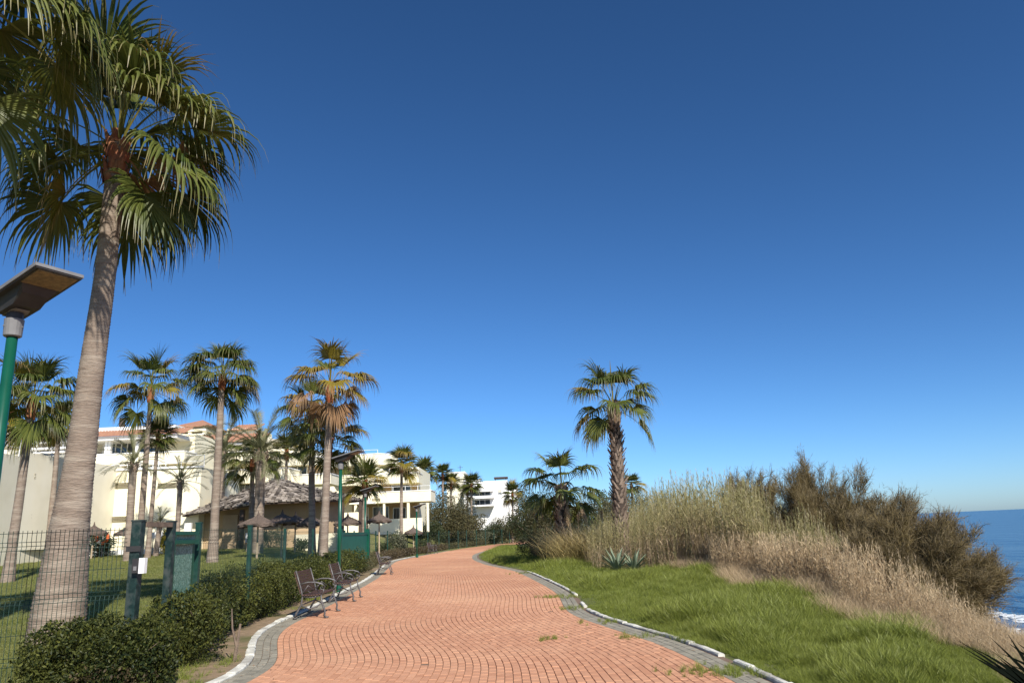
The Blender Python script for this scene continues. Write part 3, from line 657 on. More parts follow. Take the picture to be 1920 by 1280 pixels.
# the long apartment block on the left, with its blank retaining walls
GA = 1.0
bA = (wx(184, 51), 51, GA); A = thing('apartment_building', bA, 'cream apartment block with tall blank walls behind the left palms', 'building')
zt = wz(880, 278, 51); xB = wx(184, 51, 960); xC = wx(373, 51, 960)
MB(bA).box(xB, xC, 51, 58, GA-.8, zt).build('wall', M['cream'], A)
ax_, ay_ = at(-40, 850, 37).x, 37.0
MB(bA).prism([(ax_, ay_), (xB-.02, 51.02), (xB-.4, 51.4), (ax_-8, ay_+3)], GA-1.4, zt).build('side_wall', M['cream_old'], A)
MB(bA).box(xB-.12, xB+.45, 50.93, 50.997, GA-.8, zt+.001).build('corner_pilaster', M['cream_old'], A)
MB(bA).box(xB-.1, xC+.08, 50.9, 51.25, zt+.003, zt+.11).build('coping', M['white'], A)
def vents(px0, px1, py0, py1, dd, nx_, frm=None):
    mb = MB(bA); pm_ = (px0+px1)/2
    z0, z1 = wz(py1, pm_, dd), wz(py0, pm_, dd)
    p0, p1 = Vector((wx(px0, dd, py0), dd, 0)), Vector((wx(px1, dd, py0), dd, 0))
    if frm: p0, p1 = frm
    u = (p1-p0)/nx_; nrm_ = Vector((u.y, -u.x, 0)).normalized(); h = (z1-z0)/2
    for i in range(nx_):
        for j in range(2):
            o = p0+u*(i+.06)+Vector((0, 0, z0+h*j+.04)); a = u*.88; c = nrm_*.10; t = Vector((0, 0, h-.08)); b = nrm_*-.02
            k = u*.2; q = t*.22                     # a hollow block: frame and one slanting web
            for s, e in (((0, 0), (1, .18)), ((0, .82), (1, 1)), ((0, .18), (.16, .82)), ((.84, .18), (1, .82))):
                w0 = o+a*s[0]+t*s[1]; w1 = o+a*e[0]+t*s[1]; w2 = o+a*e[0]+t*e[1]; w3 = o+a*s[0]+t*e[1]
                mb.add([w0+b, w1+b, w2+b, w3+b, w0+c, w1+c, w2+c, w3+c], [(4, 5, 6, 7), (0, 1, 5, 4), (1, 2, 6, 5), (2, 3, 7, 6), (3, 0, 4, 7)])
            w0 = o+a*.2+t*.18; w1 = o+a*.4+t*.18; w2 = o+a*.8+t*.82; w3 = o+a*.6+t*.82; c2 = nrm_*.07
            mb.add([w0+c2, w1+c2, w2+c2, w3+c2, w0, w1, w2, w3], [(0, 1, 2, 3), (0, 4, 5, 1), (2, 6, 7, 3), (1, 5, 6, 2), (3, 7, 4, 0)])
    mb.build('vent_panel', M['vent'], A)['kind'] = 'stuff'
vents(200, 243, 904, 915, 50.995, 9); vents(297, 331, 904, 914, 50.995, 7); vents(196, 239, 967, 978, 50.995, 9)
sA, sB = Vector((ax_, ay_, 0)), Vector((xB-.02, 51.02, 0))
def on_side(px, py):
    lo, hi = 0.0, 1.0
    for _ in range(40):
        m = (lo+hi)/2; p = sA.lerp(sB, m); q = pix((p.x, p.y, wz(py, px, p.y)))[0]
        lo, hi = (m, hi) if q < px else (lo, m)
    return sA.lerp(sB, lo)
for a, b, c, e in ((62, 86, 888, 900), (56, 81, 962, 974)):
    p0, p1 = on_side(a, c), on_side(b, c); vents(a, b, c, e, (p0.y+p1.y)/2, 6, (p0, p1))
railing(A, bA, ax_, xB-.1, ay_+.1, zt, .85, 1.6, 2, 51.2); railing(A, bA, xB+.4, xC-.1, 51.6, zt+.11, .8, 1.5, 2)
# set-back upper storey
D2 = 57.0
UX0, UX1 = wx(-60, D2), wx(335, D2)
MB(bA).box(UX0, UX1, D2+2.2, D2+12, zt-3, wz(812, 200, D2)).build('upper_wall', M['cream'], A)
MB(bA).box(UX0, ax_-.5, 40, D2+2, zt-5, zt+.3).build('inner_wall', M['cream_old'], A)
balcony(A, bA, 168, 345, 850, 871, D2, 2.3, M['cream'])
balcony(A, bA, -60, 150, 858, 872, D2-.5, 2.3, M['cream'])
pbox('soffit', A, M['white'], -60, 332, 821, 828, D2-.2, D2+2.3, bA)
zz0, zz1 = wz(820.5, 140, D2-.4), wz(811, 140, D2+1.0)
tiles(A, bA, UX0, UX1+.3, D2-.4, D2+1.1, zz0, zz1)
pbox('roof_parapet', A, M['white'], -60, 328, 804, 812, D2+1.2, D2+3, bA)
window(A, bA, 206, 250, 829, 851, D2+2.1, 4); window(A, bA, 176, 193, 830, 851, D2+2.1, 1, blind=.9); window(A, bA, 262, 296, 829, 851, D2+2.1, 2, blind=.5)
for a in (52, 116, 150, 196, 202, 254): pbox('pillar', A, M['white'], a, a+5, 827, 851, D2+.3, D2+.6, bA)
window(A, bA, 56, 112, 832, 858, D2+2.1, 3); window(A, bA, 121, 147, 832, 858, D2+2.1, 1)
pbox('pergola_beam', A, M['white'], 50, 130, 838, 842, D2-.3, D2+.4, bA); pbox('pergola_beam', A, M['white'], 62, 120, 846, 849, D2-1.0, D2-.6, bA)
railing(A, bA, wx(185, D2-2), wx(330, D2-2), D2-2, zt+.1, .9, .9, 4)
window(A, bA, 182, 226, 873, 880, D2+.6, 3); window(A, bA, 240, 300, 873, 880, D2+.6, 3)
for a, b, c in ((228, 229, .5), (120, 121, .35)):                # chimney pots
    o = MB(bA); x, z = wx(228 if a == 228 else 30, D2+2, 805), wz(806, 220, D2+2)
    if a == 228:
        o.tube([(x, D2+2, z-.4), (x, D2+2, z+.55)], .14, 8); o.tube([(x, D2+2, z+.2), (x, D2+2, z+.95)], .24, 8); o.build('flue', M['dark'], A)

# terraced middle block with the little tower
bC = (wx(400, 70), 70, 1.9); Cb = thing('apartment_building', bC, 'cream terraced apartment block with a small tile roofed tower', 'building')
D3 = 66.0
pbox('wall', Cb, M['cream'], 285, 560, 838, 1000, D3+3, D3+14, bC, 1.2)
pbox('wall', Cb, M['cream'], 330, 500, 822, 842, D3+2.6, D3+12, bC)
pbox('wall', Cb, M['cream'], 425, 478, 803, 825, D3+5, D3+10, bC)
tiles(Cb, bC, wx(322, D3+1), wx(486, D3+1), D3+.9, D3+3.4, wz(830, 400, D3+1), wz(816, 400, D3+3.4))
pbox('soffit', Cb, M['white'], 320, 490, 831, 835, D3+1.1, D3+3, bC)
tiles(Cb, bC, wx(470, D3+4), wx(540, D3+4), D3+4, D3+6, wz(838, 505, D3+4), wz(828, 505, D3+6))
pbox('roof_parapet', Cb, M['white'], 484, 538, 823, 832, D3+6.2, D3+9, bC)
tiles(Cb, bC, wx(425, D3+5), wx(478, D3+5), D3+4.6, D3+7, wz(806, 450, D3+4.6), wz(797, 450, D3+7))
# tower: open belvedere storeys under a hipped roof
tx0, tx1, ty0 = wx(331, D3+5, 805), wx(386, D3+5, 805), D3+5
for a, b in ((818, 813), (808.5, 803), (800.5, 798)):
    MB(bC).box(tx0, tx1, ty0, ty0+5, wz(a, 358, ty0), wz(b, 358, ty0)).build('tower_wall', M['cream'], Cb)
for x in (tx0+.05, tx0+1.1, tx1-.35):
    MB(bC).box(x, x+.3, ty0+.1, ty0+.4, wz(817, 358, ty0), wz(799, 358, ty0)).build('pillar', M['cream'], Cb)
MB(bC).box(tx0+.2, tx1-.2, ty0+2, ty0+4.8, wz(818, 358, ty0), wz(799, 358, ty0)).build('tower_core', M['cream_old'], Cb)
zr = wz(797.9, 358, ty0); xm = (tx0+tx1)/2
rf = MB(bC); e = .25; hh = wz(788, 358, ty0+2.5)
rf.add([(tx0-e, ty0-e, zr), (tx1+e, ty0-e, zr), (tx1+e, ty0+5+e, zr), (tx0-e, ty0+5+e, zr), (xm, ty0+2.5, hh), (tx0-e, ty0-e, zr-.12), (tx1+e, ty0-e, zr-.12), (tx1+e, ty0+5+e, zr-.12), (tx0-e, ty0+5+e, zr-.12)],
       [(0, 1, 4), (1, 2, 4), (2, 3, 4), (3, 0, 4), (5, 6, 1, 0), (6, 7, 2, 1), (7, 8, 3, 2), (8, 5, 0, 3), (8, 7, 6, 5)]); rf.build('tower_roof', M['tile'], Cb)
balcony(Cb, bC, 352, 478, 849, 868, D3, 3.1, M['cream'], 1.2)
balcony(Cb, bC, 500, 600, 857, 872, D3+1, 3.1, M['cream'], 1.0)
balcony(Cb, bC, 372, 405, 887, 904, D3-2, 4, M['cream'])
balcony(Cb, bC, 412, 540, 880, 905, D3-2, 4, M['cream'], .4)
balcony(Cb, bC, 535, 620, 890, 908, D3-1, 4, M['cream'])
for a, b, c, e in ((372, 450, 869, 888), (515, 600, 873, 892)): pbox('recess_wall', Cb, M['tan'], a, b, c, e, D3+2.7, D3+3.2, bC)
window(Cb, bC, 385, 412, 872, 888, D3+2.6, 2); window(Cb, bC, 540, 575, 874, 890, D3+2.6, 2)
window(Cb, bC, 422, 478, 907, 927, D3-.6, 6); window(Cb, bC, 374, 398, 907, 925, D3-.6, 3, blind=.5)
pbox('ground_wall', Cb, M['cream'], 372, 560, 905, 1000, D3-.4, D3+3, bC, 1.2)
window(Cb, bC, 384, 398, 838, 847, D3+2.5, 1, blind=.8); window(Cb, bC, 440, 470, 838, 848, D3+2.5, 2); window(Cb, bC, 345, 366, 838, 848, D3+2.5, 1)
railing(Cb, bC, wx(372, D3-2), wx(404, D3-2), D3-1.9, wz(887, 388, D3-2)+.1, .5, .8, 2)

# right-hand block: three rounded terraces over an open ground floor
bD = (wx(720, 84), 84, 2.3); Db = thing('apartment_building', bD, 'cream apartment block with three stepped terraces above the far lawn', 'building')
D4 = 81.0
pbox('wall', Db, M['cream'], 560, 786, 880, 1000, D4+3.2, D4+14, bD, 1.6)
pbox('upper_wall', Db, M['cream'], 560, 733, 860, 890, D4+3.4, D4+14, bD)
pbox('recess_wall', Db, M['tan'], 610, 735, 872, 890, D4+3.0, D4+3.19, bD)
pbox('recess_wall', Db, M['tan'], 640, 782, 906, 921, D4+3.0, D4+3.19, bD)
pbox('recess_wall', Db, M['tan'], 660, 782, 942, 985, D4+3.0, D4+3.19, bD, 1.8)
x0, x1, z0, z1 = balcony(Db, bD, 615, 738, 852, 872, D4+.4, 3.2, M['cream'], 1.6); railing(Db, bD, x0+1.8, x1-1.8, D4+.7, z1+.05, .45, 1.4, 1)
x0, x1, z0, z1 = balcony(Db, bD, 640, 785, 889, 907, D4, 3.3, M['cream']); railing(Db, bD, wx(730, D4), x1-.1, D4+.1, z1+.08, .5, 1.2, 2)
MB(bD).add([(wx(700, D4), D4, z1), (wx(735, D4), D4, z1), (wx(722, D4), D4, z1+.35), (wx(712, D4), D4, z1+.75), (wx(700, D4), D4, z1+.8), (wx(700, D4), D4+.18, z1), (wx(735, D4), D4+.18, z1), (wx(722, D4), D4+.18, z1+.35), (wx(712, D4), D4+.18, z1+.75), (wx(700, D4), D4+.18, z1+.8)],
           [(0, 1, 2, 3, 4), (9, 8, 7, 6, 5), (1, 6, 7, 2), (2, 7, 8, 3), (3, 8, 9, 4), (4, 9, 5, 0)]).build('sloping_parapet', M['cream'], Db)
x0, x1, z0, z1 = balcony(Db, bD, 655, 808, 922, 942, D4-1, 4.3, M['cream']); railing(Db, bD, wx(690, D4-1), x1-.1, D4-.9, z1+.08, .45, 1.2, 1)
pbox('grille', Db, M['vent'], 697, 713, 934, 938.5, D4-1.05, D4-.99, bD)
for a, b in ((664, 669), (718, 722), (763, 768), (800, 804)): pbox('column', Db, M['cream'], a, b, 942, 990, D4-.9, D4-.5, bD, 1.9)
window(Db, bD, 700, 728, 950, 984, D4+2.9, 2); window(Db, bD, 738, 760, 952, 984, D4+2.9, 2); window(Db, bD, 672, 690, 952, 984, D4+2.9, 1, blind=.5)
window(Db, bD, 668, 690, 911, 921, D4+2.9, 2); window(Db, bD, 735, 770, 909, 920, D4+2.9, 2); window(Db, bD, 660, 690, 876, 890, D4+2.9, 2, blind=.6); window(Db, bD, 705, 728, 877, 888, D4+2.9, 2)
pbox('garden_wall', Db, M['cream'], 560, 672, 962, 990, D4-3, D4-2.7, bD, 1.7); pbox('garden_wall', Db, M['cream'], 690, 792, 972, 990, D4-2.5, D4-2.2, bD, 1.8)
pbox('awning', Db, M['white'], 668, 700, 940.5, 944, D4-2.2, D4-.9, bD)

# far white villas
bE = (wx(915, 128), 128, 2.6); E = thing('white_villa', bE, 'modern white villa with two long dark windows beyond the lawn', 'building')
D5 = 124.0
for a, b, c, f in ((893, 953, 901, 990), (870, 900, 899, 990)): pbox('wall', E, M['white'], a, b, c, f, D5+(3 if a == 870 else 0), D5+14, bE, 2.0)
pbox('side_wing', E, M['white'], 955, 972, 909, 985, D5+5, D5+15, bE, 2.0)
for a, b, c, f in ((884, 924, 917, 921), (872, 926, 929, 934), (872, 926, 946, 949)): pbox('terrace_slab', E, M['white'], a, b, c, f, D5-2, D5+.01, bE)
window(E, bE, 889, 919, 921, 930, D5-.08, 3); window(E, bE, 890, 919, 937, 946, D5-.08, 3); window(E, bE, 934, 940, 918, 925, D5-.08, 1, blind=.7); window(E, bE, 875, 888, 922, 930, D5+2.8, 1)
pbox('roof_canopy', E, M['dark'], 926, 952, 893.5, 896, D5+2, D5+5, bE)
for a in (928, 948): pbox('canopy_post', E, M['dark'], a, a+1.2, 896, 902, D5+2.2, D5+2.4, bE)
bF = (wx(858, 135), 135, 2.6); F_ = thing('white_house', bF, 'cream square house tower rising behind the olive bushes', 'building')
pbox('wall', F_, M['cream_old'], 838, 871, 886, 990, 135, 146, bF, 2.0); pbox('roof_parapet', F_, M['white'], 837, 872, 884, 887, 134.9, 146, bF)
window(F_, bF, 850, 856, 898, 904, 134.92, 1); o = MB(bF); x, z = wx(863, 140, 884), wz(885, 863, 140); o.tube([(x, 140, z-.2), (x, 140, z+1.3)], .05, 5); o.tube([(x-.5, 140, z+.9), (x+.5, 140, z+.9)], .03, 4); o.build('aerial', M['dark'], F_)

# ---------------------------------------------------------------- garden pavilion with shingled hip roof
bP = (wx(520, 52), 52, 1.25); Pv = thing('garden_pavilion', bP, 'tan garden pavilion under a broad grey shingle roof', 'pavilion')
M['shingle'] = tintm('split_shingle', (.05, .04, .034), (.46, .40, .34), scale=3, amount=.4, dark=(.07, .055, .045), bump=.4)
ap = at(520, 897, 53); FL = at(492, 941, 49.2); FR = at(604, 936, 49.2); RR = at(680, 936, 53.5); LL = at(342, 964, 50.2); BK = Vector((ap.x, 59, FR.z)); BL = Vector((LL.x, 57, LL.z))
faces = [(ap, FL, FR), (ap, FR, RR), (ap, LL, FL), (ap, RR, BK), (ap, BK, BL), (ap, BL, LL)]
mb = MB(bP)
for a, b, c in faces: mb.add([a, b, c, a-Vector((0, 0, .15)), b-Vector((0, 0, .15)), c-Vector((0, 0, .15))], [(0, 1, 2), (5, 4, 3), (1, 4, 5, 2)])
roofo = mb.build('roof', M['dark'], Pv)
SV = []; SF = []; ST = []
for a, b, c in faces[:3]:
    a_, b_, c_ = (np.array(q) for q in (a, b, c)); nn = nrm(np.cross(b_-a_, c_-a_)); nn = nn if nn[2] > 0 else -nn
    rows = int(np.linalg.norm((b_+c_)/2-a_)/.30)
    for r in range(rows):
        t0, t1 = r/rows, min(1.03, (r+1.6)/rows); wl = np.linalg.norm(c_-b_)*t1; m = max(1, int(wl/.26))
        for k in range(m):
            u0, u1 = (k+rng.uniform(0, .12))/m, (k+1-rng.uniform(0, .12))/m; lift = rng.uniform(.03, .17); e = t1+rng.uniform(-.012, .012)
            p = lambda t, u, h: a_+(b_-a_)*t*(1-u)+(c_-a_)*t*u+nn*h
            i0 = len(SV); SV += [p(t0, u0, .015), p(t0, u1, .015), p(e, u1, lift), p(e, u0, lift), p(e, u1, .0), p(e, u0, .0)]; SF += [(i0, i0+1, i0+2, i0+3), (i0+3, i0+2, i0+4, i0+5)]; ST += [rng.random()]*6
o = link('shingles', npmesh('shingles', np.array(SV)-np.array(bP), np.array(SF), M['shingle'], {'tint': ST}), roofo); o['kind'] = 'stuff'
MB(bP).tube([ap-Vector((0, 0, .2)), ap+Vector((0, 0, .15)), ap+Vector((0, 0, .45))], [.3, .2, .03], 8).build('finial', M['shingle'], roofo)
px_ = lambda p, d: wx(p, d, 980)
MB(bP).prism([(px_(376, 52), 52), (px_(495, 51), 51.0), (px_(604, 51), 51.0), (px_(640, 53), 53), (px_(640, 58), 58), (px_(376, 57), 57)], .6, FR.z+.0).build('wall', M['tan'], Pv)
MB(bP).box(px_(556, 50.8), px_(632, 50.8), 50.7, 50.97, .8, wz(1000, 600, 51)).build('plinth', M['cream'], Pv)
for a, d in ((452, 49.7), (676, 53), (640, 50.4)): MB(bP).box(px_(a, d)-.13, px_(a, d)+.13, d, d+.26, .5, wz(955 if a == 452 else 940, a, d)).build('post', M['dark'], Pv)
MB(bP).box(px_(420, 51.4), px_(447, 51.4), 51.2, 51.5, .8, wz(965, 430, 51)).build('door', M['tan'], Pv)
for a, b, c, e in ((460, 478, 998, 1016), (345, 358, 980, 1003)): pbox('white_panel', Pv, M['white'], a, b, c, e, 50.4, 50.6, bP)
tag(MB((wx(240, 47), 47, 1)).box(wx(158, 47.5), wx(325, 47.5), 47.3, 47.6, .4, Hs(-27, 47.5)+.32).build('low_wall', M['white'], loc=(wx(240, 47), 47, 1)), 'low white wall edging the lawn below the cream walls', 'wall')
# ---------------------------------------------------------------- street lamps with solar heads
M['green_paint'] = pm('green_pole_paint', (.004, .062, .036), (.006, .08, .046), 2, rough=.3, spec=.5)
M['green_dark'] = pm('dark_green_paint', (.008, .035, .026), (.014, .055, .04), 5, rough=.4, bump=.15, c3=(.03, .06, .05), s3=3)
M['lamp_dark'] = pm('lamp_housing', (.030, .028, .028), (.045, .042, .04), 6, rough=.5)
M['lamp_grey'] = pm('lamp_collar', (.16, .155, .15), (.20, .195, .19), 6, rough=.5)
M['panel'] = pm('solar_panel', (.012, .016, .03), None, rough=.1, spec=.6)
M['led'] = pm('led_plate', (.24, .17, .085), (.12, .085, .05), 22, rough=.4)
def lamp(x, y, h, yaw, label):
    t = thing('street_lamp', (x, y, Hs(x, y)-.05), label, 'street lamp', 'solar street lamps along the path')
    MB().tube([(0, 0, 0), (0, 0, h-.22)], [.062, .05], 14).build('pole', M['green_paint'], t, True)
    MB().box(-.15, .15, -.15, .15, 0, .06).tube([(0, 0, .05), (0, 0, .3)], [.1, .075], 12).build('base', M['green_paint'], t)
    MB().tube([(0, 0, h-.25), (0, 0, h-.24), (0, 0, h-.07)], [.07, .082, .088], 18).build('collar', M['lamp_grey'], t)
    for a in range(3): MB().tube([(.06*math.cos(a*2.1), .06*math.sin(a*2.1), h-.15), (.098*math.cos(a*2.1), .098*math.sin(a*2.1), h-.15)], .007, 6).build('screw', M['lamp_grey'], t)
    MB().tube([(0, 0, h-.07), (0, 0, h+.02)], .075, 12).build('neck', M['lamp_dark'], t)
    T = Matrix.Translation((0, 0, h+.06)) @ Matrix.Rotation(yaw, 4, 'Z') @ Matrix.Rotation(-R_(13), 4, 'Y')
    hd = MB().box(-.20, .74, -.235, .235, .07, .105, T).build('head', M['lamp_grey'], t)
    MB().box(-.18, .72, -.215, .215, .1055, .109, T).build('solar_panel', M['panel'], hd)
    MB().box(-.19, .73, -.222, .222, .055, .0695, T).build('tray', M['lamp_dark'], hd)
    MB().box(.42, .71, -.19, .19, .046, .0545, T).build('led_plate', M['led'], hd)
    m = MB()
    m.add([T @ Vector(p) for p in [(-.16, -.17, .055), (.41, -.17, .055), (.41, .17, .055), (-.16, .17, .055), (-.10, -.13, -.06), (.18, -.13, -.07), (.34, -.13, -.01), (.34, .13, -.01), (.18, .13, -.07), (-.10, .13, -.06)]],
          [(0, 1, 6, 5, 4), (3, 9, 8, 7, 2), (1, 2, 7, 6), (0, 4, 9, 3), (4, 5, 8, 9), (5, 6, 7, 8)])
    m.build('battery_box', M['lamp_dark'], hd)
    MB().add([T @ Vector(p) for p in [(-.12, -.07, -.061), (.12, -.07, -.075), (.12, .07, -.075), (-.12, .07, -.061)]]+[(-.08, -.06, h-.0), (.09, -.06, h-.0), (.09, .06, h-.0), (-.08, .06, h-.0)],
             [(0, 1, 5, 4), (1, 2, 6, 5), (2, 3, 7, 6), (3, 0, 4, 7), (4, 5, 6, 7)]).build('bracket', M['lamp_grey'], hd)
p = at(30, 578, 7.1); lamp(p.x, p.y, p.z, R_(-28), 'green solar street lamp nearest on the left, beside the tallest palm')
p = at(639, 862, 24.0); lamp(p.x, p.y, p.z, R_(-12), 'green solar street lamp rising from the hedge behind the benches')
p = at(685, 921, 41.0); lamp(p.x, p.y, p.z, R_(-12), 'thin street lamp in front of the short palm by the pavilion')
p = at(781, 951, 57.0); lamp(p.x, p.y, p.z, R_(-12), 'farthest street lamp, at the bend of the brick path')

# ---------------------------------------------------------------- wire mesh fence and gate
FEN = [(-10.2, 8.4), (-7.7, 8.85), (-5.09, 9.86)]
FEN2 = [(-5.05, 11.95), (-5.5, 15.5), (-7.1, 23), (-8.7, 32), (-9.9, 43), (-10.6, 56), (-9.6, 70), (-6.2, 88), (-1.5, 104), (3.0, 118)]
FH = 1.86
M['wire'] = pm('green_wire', (.010, .030, .022), (.016, .045, .034), 3, rough=.5)
def wire_panel(p, q, z0, z1, name, par, org, step=.05, w_=.0045, h=FH):
    """welded mesh: upright wires with two stiffening folds, level wires"""
    V = []; F = []; dx, dy = q[0]-p[0], q[1]-p[1]; L = math.hypot(dx, dy); ux, uy = dx/L, dy/L; nx_, ny_ = -uy, ux
    prof = [(.06, 0), (.28, 0), (.33, .035), (.38, 0), (.98, 0), (1.03, .035), (1.08, 0), (1.62, 0), (1.67, .035), (1.72, 0), (h, 0)]
    def bar(a, b, wv):
        a, b, wv = np.array(a), np.array(b), np.array(wv); i = len(V); n_ = np.cross(nrm(b-a), nrm(wv))*np.linalg.norm(wv)
        V.extend([a-wv, a+wv, b+wv, b-wv, a-n_, a+n_, b+n_, b-n_]); F.append((i, i+1, i+2, i+3)); F.append((i+4, i+5, i+6, i+7))
    n = int(L/step)
    for k in range(1, n):
        t = k/n; x, y = p[0]+dx*t-org[0], p[1]+dy*t-org[1]; z = z0+(z1-z0)*t-org[2]
        for (a, o1), (b, o2) in zip(prof, prof[1:]): bar((x+nx_*o1, y+ny_*o1, z+a), (x+nx_*o2, y+ny_*o2, z+b), (ux*w_/2, uy*w_/2, 0))
    for a, o1 in [(q_, o_) for q_, o_ in prof if q_ < h]+[(.63, 0), (1.35, 0), (h-.03, 0)]:
        bar((p[0]-org[0]+nx_*o1, p[1]-org[1]+ny_*o1, z0-org[2]+a), (q[0]-org[0]+nx_*o1, q[1]-org[1]+ny_*o1, z1-org[2]+a), (0, 0, w_/2))
    o = link(name, npmesh(name, np.array(V), np.array(F), M['wire']), par); o['kind'] = 'stuff'; return o
def fence(pts, label, spacing=2.5, post=.06, step=.05, w_=.0068, last=True):
    P = [np.array(p) for p in pts]; org = (pts[0][0], pts[0][1], Hs(*pts[0])-.05); t = thing('mesh_fence', org, label, 'fence', 'green mesh fences beside the path')
    posts = [tuple(P[0])]
    for a, b in zip(P, P[1:]):
        n = max(1, round(np.linalg.norm(b-a)/(spacing if spacing < 3 or a[1] > 40 else 9)))
        for k in range(1, n+1): posts.append(tuple(a+(b-a)*k/n))
    for x, y in (posts if last else posts[:-1]):
        z = Hs(x, y); s = post/2
        MB(org).box(x-s, x+s, y-s, y+s, z-.08, z+FH+.06).box(x-s-.006, x+s+.006, y-s-.006, y+s+.006, z+FH+.061, z+FH+.085).build('post', M['green_dark'], t)
    for i, (a, b) in enumerate(zip(posts, posts[1:])):
        k = 1 if a[1] < 20 else 2 if a[1] < 45 else 4
        wire_panel(a, b, Hs(*a), Hs(*b), 'wire_panel', t, org, step*k if a[1] < 11 else .1*k, w_ if a[1] < 11 else .0042*(1+.3*(k-1)))
fence(FEN, 'near dark green wire mesh fence in front of the tallest palm', last=False)
fence(FEN2, 'long green wire mesh fence running behind the hedge to the far lawn', post=.075, spacing=3.5)
# gate between two heavy posts, leaf of stippled sheet
gz = 0.0; g0, g1, g2 = Vector((-5.0, 9.95, 0)), Vector((-4.98, 10.85, 0)), Vector((-5.06, 11.7, 0))
M['gate_sheet'] = pm('stippled_gate_sheet', (.010, .085, .055), (.20, .32, .25), 38, rough=.35, spec=.5, bump=.5, bscale=60)
G = thing('garden_gate', (g0.x, g0.y, -.05), 'green garden gate with heavy posts and a stippled sheet leaf', 'gate'); go_ = (g0.x, g0.y, -.05)
M['post_worn'] = pm('worn_green_post', (.006, .018, .016), (.014, .036, .031), 14, rough=.5, c3=(.05, .06, .055), s3=7)
for p, s, hgt in ((g0, .062, 1.93), (g1, .048, 1.93)):
    MB(go_).box(p.x-s, p.x+s, p.y-s, p.y+s, -.1, hgt).box(p.x-s-.008, p.x+s+.008, p.y-s-.008, p.y+s+.008, hgt+.001, hgt+.02).build('post', M['post_worn'], G)
for z in (.35, 1.55): MB(go_).box(g0.x-.09, g0.x-.063, g0.y-.09, g0.y+.0, z, z+.07).box(g0.x-.1, g0.x+.09, g0.y-.085, g0.y-.063, z, z+.07).build('bracket', M['lamp_dark'], G)
MB(go_).box(g0.x-.05, g1.x+.05, g0.y+.08, g1.y-.065, 1.86, 1.925).build('lintel', M['stem'], G)
lf = MB(go_).box(g1.x-.03, g2.x+.03, g1.y+.09, g2.y, .28, 1.62).build('leaf', M['gate_sheet'], G)
def rail(a, b, z0, z1, s, nm): MB(go_).box(min(a.x, b.x)-s, max(a.x, b.x)+s, a.y, b.y, z0, z1).build(nm, M['green_paint'], lf)
rail(g1+Vector((0, .07, 0)), g2+Vector((0, .03, 0)), 1.621, 1.68, .045, 'rail'); rail(g1+Vector((0, .07, 0)), g2, 1.75, 1.80, .045, 'rail'); rail(g1+Vector((0, .07, 0)), g2, .22, .279, .045, 'rail')
rail(g2+Vector((0, -.03, 0)), g2+Vector((0, .05, 0)), .15, 1.8, .05, 'stile'); rail(g1+Vector((0, .065, 0)), g1+Vector((0, .088, 0)), .15, 1.8, .04, 'stile')
MB(go_).box(g1.x-.004, g2.x+.004, g1.y+.09, g2.y-.03, 1.681, 1.749).build('sheet', M['gate_sheet'], lf)
p = at(264, 1059, 9.86)
bxo = (p.x, p.y, p.z); W = thing('meter_box', bxo, 'small white and black box fixed to the gate post', 'box')
MB().box(-.003, .07, -.05, .024, -.10, .09).build('housing', M['white'], W); MB().box(-.09, -.004, -.046, .024, -.092, .086).build('door', M['lamp_dark'], W); MB().box(-.07, -.03, -.05, -.0465, -.06, -.01).build('label_plate', M['lamp_grey'], W)
# a second sheet gate far along the fence
a, b = Vector((*[at(637, 1040, 33.2)[k] for k in (0, 1)], 0)), Vector((*[at(689, 1040, 38.5)[k] for k in (0, 1)], 0)); oz = (a.x, a.y, Hs(a.x, a.y))
G2 = thing('garden_gate', oz, 'far green sheet gate in the fence beyond the benches', 'gate'); u = (b-a).normalized(); nn = Vector((-u.y, u.x, 0))
def slab(par, a, b, z0, z1, s, nm, mat): return MB(oz).prism([(a.x-nn.x*s, a.y-nn.y*s), (b.x-nn.x*s, b.y-nn.y*s), (b.x+nn.x*s, b.y+nn.y*s), (a.x+nn.x*s, a.y+nn.y*s)], z0, z1).build(nm, mat, par)
zg = Hs(a.x, a.y)
for q in (a, b): slab(G2, q-u*.09, q+u*.09, zg-.1, zg+2.0, .09, 'post', M['green_paint'])
gl = slab(G2, a+u*.12, b-u*.12, zg+.1, zg+1.72, .02, 'leaf', pm('green_gate_sheet', (.006, .085, .055), (.012, .12, .08), 3, rough=.4)); slab(gl, a+u*.1, b-u*.1, zg+1.725, zg+1.84, .05, 'rail', M['green_paint'])

